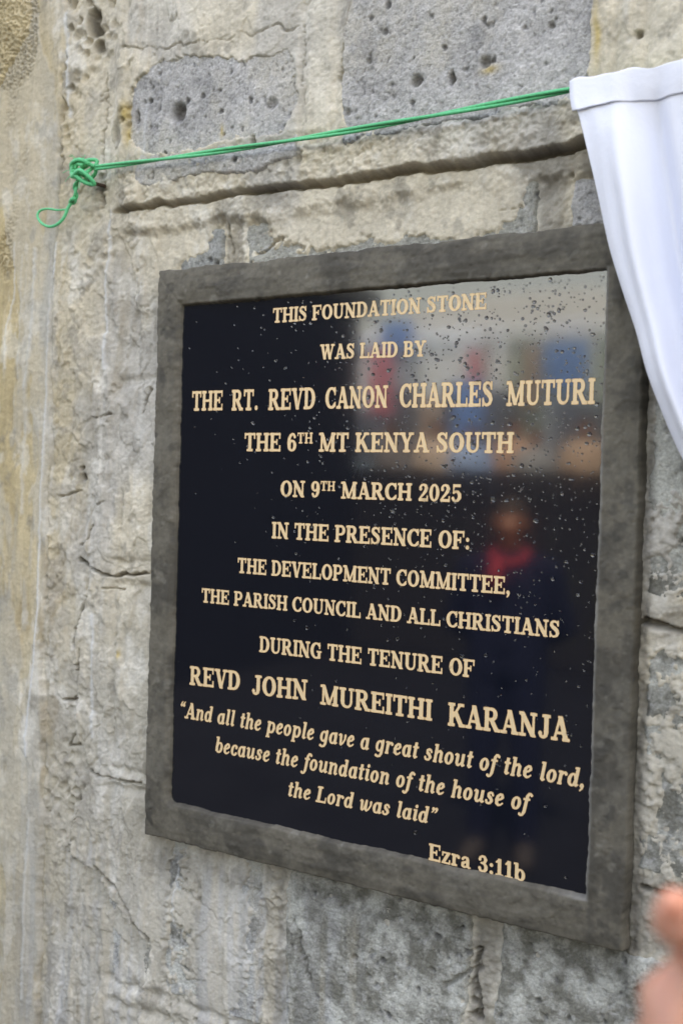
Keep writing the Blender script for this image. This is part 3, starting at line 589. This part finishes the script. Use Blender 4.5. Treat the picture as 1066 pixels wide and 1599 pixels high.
for i in range(150):
    t = i/150*2*math.pi*5.0; u_ = i/150*2*math.pi
    R_ = 1+.30*math.cos(t*1.0+.7)
    kp.append(kx+Vector((.0175*math.cos(u_*2+.3*math.sin(t))*R_, -.007*math.sin(t*1.0)-.004, .0115*math.sin(u_*2+.5)*R_+.003*math.sin(t*.8)-.004*math.cos(u_*2))))
tube_vf(kp, .0029, 8, V, F)
for q_ in range(14):                     # frayed fibres
    a = random.uniform(0, 6.28); c0 = kx+Vector((.016*math.cos(a), -.010, .012*math.sin(a))); d_ = Vector((math.cos(a), random.uniform(-.8, .1), math.sin(a)-.3))*random.uniform(.008, .018)
    tube_vf(catmull([c0, c0+d_*.5+Vector((0, 0, .003)), c0+d_], 4), .00045, 4, V, F)
kp2 = catmull([kx+Vector(v) for v in ((.020, -.006, .004), (.006, -.016, .012), (-.014, -.014, .010), (-.021, -.006, -.002), (-.010, -.016, -.010), (.006, -.019, -.004), (.018, -.014, -.012), (.022, -.004, -.022), (.010, -.010, -.020), (-.004, -.017, -.010), (-.016, -.012, -.004), (-.010, -.012, .010), (.008, -.014, .004))], 7)
tube_vf(kp2, .0032, 8, V, F); par(mesh('knot', V, F, M_green), cord)
V, F = [], []
tail = catmull([on(*p) for p in ((122, 280, -.018), (118, 292, -.016), (119, 304, -.014), (116, 313, -.012))], 8)
twisted(tail, .0022, .0018, .03, V, F)
tail = catmull([on(*p) for p in ((118, 310, -.014), (113, 311, -.018), (110, 316, -.012), (116, 317, -.010), (118, 312, -.014))], 6); tube_vf(tail, .0028, 7, V, F)
tail = catmull([on(*p) for p in ((113, 314, -.012), (106, 326, -.014), (100, 340, -.016), (90, 350, -.018), (78, 354, -.020), (66, 349, -.02), (59, 338, -.018), (63, 329, -.016), (75, 326, -.014), (90, 328, -.012), (104, 327, -.012))], 9)
tube_vf(tail, lambda t: .0027-.0012*t, 8, V, F); par(mesh('tail_loop', V, F, M_green), cord)
def nail(p):
    V, F = [], []
    tube_vf([p+Vector((0, .05, .004)), p+Vector((0, -.010, 0))], .0028, 10, V, F); tube_vf([p+Vector((0, -.010, 0)), p+Vector((0, -.0125, 0))], .0062, 14, V, F)
    return mesh('nail', V, F, M_rust, smooth=False)
tag(nail(on(151, 288, -.004)), 'dark rusty nail in the wall holding the knotted cord', 'nail')
# ------------------------------------------------------------------ white cloth on the cord
edge = catmull([Vector((x, y, 0)) for x, y in ((890, 131), (896, 160), (905, 186), (918, 238), (933, 305), (950, 385), (971, 455), (993, 520), (1010, 580), (1030, 635), (1052, 692), (1080, 750), (1115, 820), (1150, 900))], 12)
cloth = tag(empty('white_cloth', on(960, 140, -.04)), 'white satin unveiling cloth hanging in folds from the green cord', 'cloth')
def cloth_mesh():
    ns, V, F = 150, [], []; nt_ = len(edge)
    for i, e in enumerate(edge):
        p0 = on(e.x, e.y, -.044); t = i/(nt_-1)
        xr = 1.06-.10*t; wd = xr-p0.x; hz = .112*(1-t)**2.0       # the top edge climbs along the cord
        for k in range(ns+1):
            s = k/ns; u_ = s*wd
            amp = .0035+.020*min(1, t*2.2)
            ph = (s**.85)*9.0*math.pi+.7*math.sin(3*t)
            y = -1.35*amp*(math.sin(ph)+.35*math.sin(2.3*ph+1.3+2*t)+.2*math.sin(5.1*ph+4*t))*min(1, .25+s*7)
            y -= .022*math.exp(-((s-.17-.04*t)/.018)**2)*(.35+t)+.030*math.exp(-((s-.335+.03*t)/.012)**2)*(.9)
            y += .010*math.exp(-((s-.20-.04*t)/.010)**2)+.016*math.exp(-((s-.36+.03*t)/.012)**2)
            y += .0009*math.sin(s*140+9*t+3*math.sin(9*s))*math.sin(21*t+4*s)+.0012*math.sin(s*60-14*t)
            y += -.012*math.sin(math.pi*min(1, s*5))*t+.004*math.sin(17*t+9*s)*t
            zt = p0.z+.045*u_*(1-t)-.02*s*t
            zt += (.0012*math.sin(s*67+3*math.sin(s*11))+.002*math.sin(s*29+1)+.0010*math.sin(s*131+4*math.sin(s*9)))*math.exp(-t*60)
            V.append((p0.x+u_, -.044+y*(.25+.75*min(1, t*5)), zt))
    for i in range(nt_-1):
        for k in range(ns):
            a = i*(ns+1)+k; F.append((a, a+ns+1, a+ns+2, a+1))
    o = mesh('drape', V, F, M_cloth); sm = o.modifiers.new('s', 'SOLIDIFY'); sm.thickness = .0007; sm.offset = 0
    ss_ = o.modifiers.new('u', 'SUBSURF'); ss_.levels = 1; ss_.render_levels = 1
    return o, V, ns
drape, CV, CN = cloth_mesh(); par(drape, cloth)
V, F = [], []                            # the turned-over casing: a second layer proud of the drape
rows = 20
for i in range(rows+1):
    for k in range(CN+1):
        a = Vector(CV[min(i, 22)*(CN+1)+k]); t = i/rows
        s = k/CN; a.y -= .0016+.0006*math.sin(math.pi*t)+.004*math.exp(-s*45)*t+.0005*math.sin(s*90+t*3+2*math.sin(s*23))
        a.z += .0006*(1-t)+.0012*math.sin(s*37)*t; a.x -= .0030*math.exp(-s*60)*(.2+t)
        V.append(a)
for i in range(rows):
    for k in range(CN):
        a = i*(CN+1)+k; F.append((a, a+CN+1, a+CN+2, a+1))
hm = mesh('hem', V, F, M_cloth); sm = hm.modifiers.new('s', 'SOLIDIFY'); sm.thickness = .0009; sm.offset = 0; par(hm, cloth)
# ------------------------------------------------------------------ people
ICO = []
bm = bmesh.new(); bmesh.ops.create_icosphere(bm, subdivisions=2, radius=1); ICO = [v.co.copy() for v in bm.verts]; bm.free()
def capsules(name, caps, voxel, m, parent=None, smooth=6):
    """one continuous surface grown round tapered limbs: (p0, r0, p1, r1)"""
    bm = bmesh.new()
    for c in caps:
        p0, r0, p1, r1 = Vector(c[0]), c[1], Vector(c[2]), c[3]
        vs = [bm.verts.new(p0+v*r0) for v in ICO]+[bm.verts.new(p1+v*r1) for v in ICO]
        g = bmesh.ops.convex_hull(bm, input=vs); dead = [e for e in g['geom_interior'] if isinstance(e, bmesh.types.BMVert)]
        bmesh.ops.delete(bm, geom=dead, context='VERTS')
    bmesh.ops.recalc_face_normals(bm, faces=bm.faces)
    me = bpy.data.meshes.new(name); bm.to_mesh(me); bm.free()
    o = link(bpy.data.objects.new(name, me)); r = o.modifiers.new('r', 'REMESH'); r.mode = 'VOXEL'; r.voxel_size = voxel
    s_ = o.modifiers.new('s', 'SMOOTH'); s_.iterations = smooth; s_.factor = .5
    dg = bpy.context.evaluated_depsgraph_get(); me2 = bpy.data.meshes.new_from_object(o.evaluated_get(dg)); o.modifiers.clear(); o.data = me2
    me2.shade_smooth(); me2.materials.clear(); me2.materials.append(m)
    if parent: o.parent = parent
    return o
def body_caps(h=1.7, arms=None):
    k = h/1.7; v = lambda *a: (a[0]*k, a[1]*k, a[2]*k)
    c = [(v(0, 0, 1.40), .055*k, v(0, .01, 1.52), .052*k), (v(0, .0, 1.60), .078*k, v(0, .02, 1.56), .066*k), (v(0, .045, 1.50), .035*k, v(0, .03, 1.56), .06*k),
         (v(0, .085, 1.575), .008*k, v(0, .10, 1.555), .013*k), (v(-.08, 0, 1.59), .012*k, v(-.082, 0, 1.56), .012*k), (v(.08, 0, 1.59), .012*k, v(.082, 0, 1.56), .012*k),
         (v(-.13, 0, 1.36), .065*k, v(.13, 0, 1.36), .065*k), (v(0, 0, 1.30), .125*k, v(0, 0, 1.02), .115*k), (v(-.09, 0, 1.28), .09*k, v(-.06, 0, .98), .085*k), (v(.09, 0, 1.28), .09*k, v(.06, 0, .98), .085*k), (v(-.07, 0, .93), .10*k, v(.07, 0, .93), .10*k)]
    for s_ in (-1, 1):
        c += [(v(.09*s_, 0, .90), .088*k, v(.10*s_, .01, .50), .056*k), (v(.10*s_, .01, .50), .056*k, v(.11*s_, -.02, .09), .038*k), (v(.11*s_, -.03, .045), .038*k, v(.13*s_, .15, .025), .026*k)]
        if not (arms and s_ in arms):
            c += [(v(.19*s_, 0, 1.36), .052*k, v(.24*s_, -.01, 1.09), .042*k), (v(.24*s_, -.01, 1.09), .042*k, v(.24*s_, .09, .86), .027*k), (v(.24*s_, .10, .83), .030*k, v(.235*s_, .12, .76), .026*k)]
            c += [(v((.235+.0)*s_, .10+.016*j, .77), .010*k, v(.235*s_, .115+.014*j, .69), .008*k) for j in range(4)]+[(v(.22*s_, .14, .82), .011*k, v(.215*s_, .17, .76), .009*k)]
    return c
def shirt_caps(h=1.7, arms=None, long=True):
    k = h/1.7; v = lambda *a: (a[0]*k, a[1]*k, a[2]*k); e = .018*k
    c = [(v(-.13, 0, 1.365), .065*k+e, v(.13, 0, 1.365), .065*k+e), (v(0, 0, 1.30), .125*k+e, v(0, 0, 1.02), .115*k+e), (v(-.09, 0, 1.28), .09*k+e, v(-.07, 0, .90), .10*k+e), (v(.09, 0, 1.28), .09*k+e, v(.07, 0, .90), .10*k+e), (v(0, 0, 1.40), .07*k, v(0, 0, 1.43), .066*k)]
    for s_ in (-1, 1):
        if not (arms and s_ in arms):
            c += [(v(.19*s_, 0, 1.36), .052*k+e, v(.24*s_, -.01, 1.09), .042*k+e)]
            if long: c += [(v(.24*s_, -.01, 1.09), .042*k+e, v(.24*s_, .08, .88), .030*k+e)]
    return c
def trouser_caps(h=1.7):
    k = h/1.7; v = lambda *a: (a[0]*k, a[1]*k, a[2]*k); c = [(v(-.07, 0, .93), .114*k, v(.07, 0, .93), .114*k)]
    for s_ in (-1, 1): c += [(v(.09*s_, 0, .90), .105*k, v(.10*s_, .01, .50), .076*k), (v(.10*s_, .01, .50), .076*k, v(.11*s_, -.02, .08), .060*k)]
    return c
def hair_caps(h=1.7):
    k = h/1.7; return [((0, -.006*k, 1.632*k), .080*k, (0, -.028*k, 1.575*k), .078*k)]
# the guest in the right foreground: only the raised hand comes into the picture
g0 = Vector((1.22, -.98, 0)); guest = empty('person', g0)
tag(guest, 'person at the lower right corner holding up a loosely closed hand', 'person')
H_ = lambda px, py, d: at(px, py, d)-g0
wr = H_(1330, 1740, .46); el = Vector((-.12, .10, 1.06)); sh = Vector((-.19, 0, 1.36))
caps = body_caps(1.7, arms=(-1,))
caps += [(sh, .052, el, .043), (el, .043, wr, .027), (wr, .027, H_(1230, 1650, .44), .030)]
K = {0: (H_(1112, 1540, .418), H_(1038, 1556, .405), H_(1040, 1640, .395), H_(1085, 1690, .40)), 1: (H_(1170, 1605, .435), H_(1020, 1632, .415), H_(1010, 1720, .40), H_(1065, 1760, .405)),
     2: (H_(1180, 1675, .445), H_(1030, 1712, .43), H_(1025, 1790, .415), H_(1080, 1825, .42)), 3: (H_(1195, 1740, .455), H_(1065, 1785, .44), H_(1060, 1850, .43), H_(1100, 1875, .43))}
for j, (a, b, c, d) in K.items():
    r = (.0100, .0102, .0096, .0084)[j]
    caps += [(wr, .024, a, .0125), (a, .0120, b, r+.0006), (b, r+.0008, c, r-.0006), (c, r-.0004, d, r-.0016)]
caps += [(H_(1250, 1650, .445), .022, H_(1170, 1530, .42), .018), (H_(1170, 1530, .42), .017, H_(1100, 1470, .405), .0115), (H_(1092, 1470, .405), .0115, H_(1100, 1545, .412), .013), (H_(1108, 1458, .400), .0112, H_(1056, 1428, .392), .0100), (H_(1056, 1428, .392), .0102, H_(1050, 1440, .392), .0096)]
par_body = capsules('body', caps, .0042, M_skin, guest, 3)
M_grey = mat('grey_jacket', (.10, .10, .11), rough=.85, nscale=200, namt=.2); M_blk = mat('black_trousers', (.02, .02, .022), rough=.85, nscale=200, namt=.2); M_hair = mat('black_hair', (.012, .010, .009), rough=.8, nscale=300, namt=.3)
jc = shirt_caps(1.7, arms=(-1,))+[(sh, .070, el, .060), (el, .060, el+(wr-el)*.62, .045)]
capsules('jacket', jc, .009, M_grey, guest); capsules('trousers', trouser_caps(), .010, M_blk, guest); capsules('hair', hair_caps(), .008, M_hair, guest)
def nail_plate(c, ax, up, wd, ln_):
    V, F = [], []; ax = ax.normalized(); sd = ax.cross(up).normalized(); up = sd.cross(ax).normalized()
    for i in range(6):
        for j in range(7):
            u_, v_ = i/5-.5, j/6-.5; V.append(c+ax*u_*ln_+sd*v_*wd*(1-.25*abs(u_)**2*4*(u_ > 0))+up*(.0022-.0050*(2*v_)**2*.5-.0012*(2*u_)**2))
    for i in range(5):
        for j in range(6): a = i*7+j; F.append((a, a+7, a+8, a+1))
    return mesh('thumbnail', V, F, M_nail, None)
tn = nail_plate(H_(1054, 1424, .3815)+Vector((0, 0, .002)), (H_(1056, 1428, .392)-H_(1108, 1455, .400)), (CAMP-at(1056, 1428, .39)), .0115, .012); tn.parent = guest
# ------------------------------------------------------------------ the yard in front of the wall (seen mirrored in the polished stone)
gr = mesh('ground', [(-60, -80, 0), (60, -80, 0), (60, 12, 0), (-60, 12, 0)], [(0, 1, 2, 3)], M_ground, smooth=False); tag(gr, kind='structure')
def refl(px, py, Yt):
    p = on(px, py, 0); d = p-CAMP; d.y = -d.y; return p+d*((Yt-p.y)/d.y)
M_bank = mat('grassy_bank', (.05, .08, .03), rough=.95, nscale=8, namt=.4, bump=.6, bscale=30, bdist=.03)
TZ = refl(750, 655, -9.8).z-1.69
bank = mesh('terrace', [(-16, -9.2, 0), (6, -9.2, 0), (6, -9.4, TZ), (-16, -9.4, TZ), (6, -22, TZ+.05), (-16, -22, TZ+.05)], [(0, 1, 2, 3), (3, 2, 4, 5)], M_bank, smooth=False); tag(bank, kind='structure')
# dark board fence
M_fence = mat('tarred_boards', (.010, .012, .016), Specular_IOR_Level=.1, rough=.8, nscale=40, namt=.4)
fence = tag(empty('board_fence', (-3, -8, 0)), 'dark tarred board fence mirrored across the middle of the plaque', 'fence')
bd = None
for i in range(58):
    x = -9.0+i*.205
    if bd is None: bd = bxm('board', (x-3*0, -8.02, .03), (x+.19, -7.99, 1.80), M_fence); b0 = x
    o = bd if i == 0 else bd.copy()
    if i: COL.objects.link(o)
    par(o, fence); o.location.x = x-b0; o.location.z = .012*math.sin(i*2.7)
for z in (.5, 1.4): par(bxm('rail', (-9, -8.08, z), (2.9, -8.02, z+.09), M_fence), fence)
# the neighbouring building
M_plast = mat('dark_render', (.010, .013, .019), Specular_IOR_Level=.1, rough=.9, nscale=6, namt=.2, bump=.3, bscale=60, bdist=.004); M_wood = mat('dark_door', (.012, .012, .014), rough=.6, nscale=30, namt=.3); M_glass = mat('window_glass', (.02, .025, .03), rough=.05)
ex = refl(560, 560, -8).x
bl = tag(empty('building', (ex-3, -5, 0)), 'dark rendered building mirrored in the left half of the plaque', 'building')
par(bxm('wall', (ex-8, -8, 0), (ex, -5, 3.4), M_plast), bl); par(bxm('roof', (ex-8.3, -8.4, 3.4), (ex+.03, -4.7, 3.62), M_wood, bev=.02), bl)
dr = par(bxm('door', (ex-2.2, -5.0, .05), (ex-1.3, -4.95, 2.1), M_wood, bev=.01), bl); hd = par(bxm('handle', (ex-1.42, -4.95, 1.0), (ex-1.38, -4.89, 1.14), M_rust), bl); hd.parent = dr; hd.matrix_parent_inverse = Matrix.Identity(4)
wn = par(bxm('window', (ex-4.6, -5.0, 1.0), (ex-3.4, -4.96, 2.1), M_wood, bev=.01), bl); pn = par(bxm('pane', (ex-4.5, -4.965, 1.08), (ex-3.5, -4.95, 2.02), M_glass), bl); pn.parent = wn; pn.matrix_parent_inverse = Matrix.Identity(4)
# people on the terrace
PB = capsules('body', body_caps(), .014, M_skin2); PS = capsules('shirt', shirt_caps(), .014, M_grey); PT = capsules('trousers', trouser_caps(), .014, M_blk); PH = capsules('hair', hair_caps(), .012, M_hair)
def cm(n, c): return mat(n, c, rough=.8, nscale=120, namt=.15)
crowd = [(612, -9.9, 'dark grey', (.12, .13, .15), 1.0), (684, -10.5, 'beige', (.30, .28, .26), 1.03), (738, -10.0, 'light blue', (.14, .26, .48), .97),
         (808, -10.8, 'brown', (.26, .18, .14), 1.05), (838, -9.8, 'slate', (.14, .18, .22), .94), (915, -10.3, 'tan', (.24, .20, .17), 1.02)]
for i, (px, Y, nm, c, k) in enumerate(crowd):
    p = refl(px, 600, Y); r = empty('person', (p.x, Y, TZ), random.uniform(-1.0, 1.0)); r.scale = (k, k, k)
    tag(r, 'onlooker in a %s top mirrored in the upper right of the plaque' % nm, 'person', 'onlookers standing on the terrace')
    for j, s_ in enumerate((PB, PS, PT, PH)):
        o = s_ if i == 0 else s_.copy()
        if i: COL.objects.link(o)
        o.parent = r
        if j == 1: o.material_slots[0].link = 'OBJECT'; o.material_slots[0].material = cm('cloth_'+nm.replace(' ', '_'), c)
# the guest in navy close by, hands clasped behind the back
p = refl(797, 815, -3.1); nv = tag(empty('person', (p.x, -3.1, 0), -.25), 'person in a navy suit and red scarf mirrored low in the plaque', 'person'); hh = (p.z+.01)/1.60*1.7; k = hh/1.7
AB = []
for s_ in (-1, 1): AB += [((.19*s_*k, 0, 1.36*k), .068*k, (.26*s_*k, -.05*k, 1.10*k), .058*k), ((.26*s_*k, -.05*k, 1.10*k), .056*k, (.06*s_*k, -.20*k, .98*k), .042*k)]
capsules('body', body_caps(hh, arms=(-1, 1))+[((.06*s_*k, -.20*k, .98*k), .030*k, (0, -.22*k, .95*k), .034*k) for s_ in (-1, 1)], .010, M_skin2, nv); capsules('suit_jacket', shirt_caps(hh, arms=(-1, 1))+AB, .010, M_dark, nv); capsules('trousers', trouser_caps(hh), .012, M_dark, nv); capsules('shoes', [((.11*s_*k, -.03*k, .055*k), .050*k, (.13*s_*k, .16*k, .04*k), .042*k) for s_ in (-1, 1)], .010, M_blk, nv); capsules('hair', hair_caps(hh), .010, M_hair, nv)
M_red = cm('red_wool', (.16, .006, .02)); V, F = [], []
tube_vf([Vector((.080*k*math.cos(a), .080*k*math.sin(a)+.005, (1.43-.03*math.sin(a))*k)) for a in [2*math.pi*i/24 for i in range(25)]], .024*k, 10, V, F); tube_vf([Vector((-.03*k, .11*k, 1.42*k)), Vector((-.045*k, .16*k, 1.35*k)), Vector((-.04*k, .17*k, 1.30*k))], .035*k, 10, V, F)
mesh('scarf', V, F, M_red, nv)
# trees beyond
M_leaf = mat('tree_leaves', (.07, .11, .05), rough=.8, nscale=3, namt=.4); M_bark = mat('bark', (.08, .06, .045), rough=.9, nscale=20, namt=.3)
def tree(x, y, h, rc, lab):
    t = tag(empty('tree', (x, y, 0)), lab, 'tree', 'trees beyond the terrace'); V, F = [], []
    tube_vf([Vector((0, 0, 0)), Vector((.1, 0, h*.35)), Vector((0, .1, h*.75))], lambda t_: .16-.1*t_, 8, V, F)
    for a in range(5): tube_vf([Vector((.08, 0, h*(.3+.06*a))), Vector((rc*.6*math.cos(a*1.9), rc*.6*math.sin(a*1.9), h*(.5+.07*a)))], lambda t_: .06-.04*t_, 6, V, F)
    mesh('trunk', V, F, M_bark, t); n = 2600; cl = rng.normal(size=(26, 3)); cl = cl/np.linalg.norm(cl, axis=1)[:, None]*rng.uniform(.35, .85, (26, 1))
    c = cl[rng.integers(0, 26, n)]+rng.normal(size=(n, 3))*.17; c = c*np.array([rc, rc, h*.36])+np.array([0, 0, h*.64])
    a, b = rng.normal(size=(n, 3)), rng.normal(size=(n, 3)); a *= .16/np.linalg.norm(a, axis=1)[:, None]; b = np.cross(a, b); b *= .09/np.linalg.norm(b, axis=1)[:, None]
    V = np.stack([c-a, c-b, c+a, c+b], 1).reshape(-1, 3); Q = np.arange(n*4).reshape(n, 4)
    npmesh('crown', V, Q, M_leaf, t)
for i, (px, Y, h, rc, lab) in enumerate(((850, -25, 4.7, 2.0, 'green tree mirrored behind the added tent roof'), (960, -27, 4.9, 2.2, 'rightmost green tree mirrored near the plaque right edge'))):
    tree(refl(px, 500, Y).x, Y, h, rc, lab)
# added tent with coloured panels that brighten the reflection in the plaque
def sheer(name, c):
    m = mat(name, c, rough=.8, nscale=12, namt=.08); t = m.node_tree; N = t.nodes; tr = N.new('ShaderNodeBsdfTranslucent'); mx = N.new('ShaderNodeMixShader'); mx.inputs[0].default_value = .75
    tr.inputs['Color'].default_value = (*c, 1); t.links.new(N['Principled BSDF'].outputs[0], mx.inputs[1]); t.links.new(tr.outputs[0], mx.inputs[2]); t.links.new(mx.outputs[0], N['Material Output'].inputs['Surface']); return m
SH = {k_: sheer(k_+'_drape_fabric', c_) for k_, c_ in dict(white=(.74, .86, .98), pink=(.72, .34, .44), blue=(.22, .44, .80), grey=(.38, .48, .60), sage=(.36, .46, .45), peach=(.56, .50, .46), slate=(.20, .25, .32)).items()}
MY = -12.5; zt, zb = refl(750, 512, MY).z, TZ+.3
mq = tag(empty('added_marquee', (refl(750, 600, MY).x, MY, TZ)), 'white tent with coloured panels, added for bright reflections in the upper right of the plaque', 'added_marquee')
pan = [(548, 590, 500, 720, 'white', 0), (590, 660, 500, 720, 'grey', 0), (660, 720, 500, 720, 'white', 0), (720, 790, 500, 720, 'white', 0), (790, 850, 500, 720, 'sage', 0), (850, 925, 500, 720, 'grey', 0), (925, 1010, 500, 720, 'sage', 0),
       (600, 652, 502, 548, 'blue', 1), (584, 622, 546, 650, 'pink', 1), (736, 758, 548, 596, 'pink', 1), (714, 764, 596, 690, 'blue', 1), (852, 924, 536, 606, 'blue', 1), (822, 850, 540, 640, 'peach', 1), (664, 700, 620, 690, 'peach', 1), (560, 600, 640, 720, 'slate', 1), (622, 664, 610, 720, 'slate', 1), (700, 716, 600, 720, 'slate', 1), (764, 822, 610, 720, 'slate', 1), (872, 1000, 630, 720, 'slate', 1)]
for a, b_, ya, yb, kk, fr in pan:
    x0, x1 = refl(b_, 600, MY).x, refl(a, 600, MY).x; x0, x1 = min(x0, x1), max(x0, x1); V, F = [], []
    z1_ = refl((a+b_)/2, ya, MY).z if fr else zt; z0_ = refl((a+b_)/2, yb, MY).z if fr else zb
    for i in range(25):
        x = x0+(x1-x0-.02)*i/24; y = .05*math.sin(i*1.6)+.14*fr
        V += [(x, MY+y, z0_), (x, MY+y-.02*math.sin(i*1.6), z1_)]
    for i in range(24): F.append((2*i, 2*i+2, 2*i+3, 2*i+1))
    par(mesh('reflection_panel' if fr else 'drape', V, F, SH[kk]), mq)  # front panels added as colour patches for the reflection
xl, xr_ = refl(1010, 600, MY).x, refl(548, 600, MY).x; xl, xr_ = min(xl, xr_), max(xl, xr_)
V = [(xl, MY+.1, zt), (xr_, MY+.1, zt), (xr_, MY-3, zt), (xl, MY-3, zt), (xl+1.2, MY-1.5, zt+.75), (xr_-1.2, MY-1.5, zt+.75), (xl, MY+.1, zt-.22), (xr_, MY+.1, zt-.22)]
par(mesh('roof', V, [(0, 1, 5, 4), (1, 2, 5), (2, 3, 4, 5), (3, 0, 4), (6, 7, 1, 0)], SH['white'], smooth=False), mq)
for x in (xl+.03, (xl+xr_)/2, xr_-.03):
    V, F = tube_vf([Vector((x, MY+.06, TZ)), Vector((x, MY+.06, zt))], .03); par(mesh('pole', V, F, M_rust), mq)
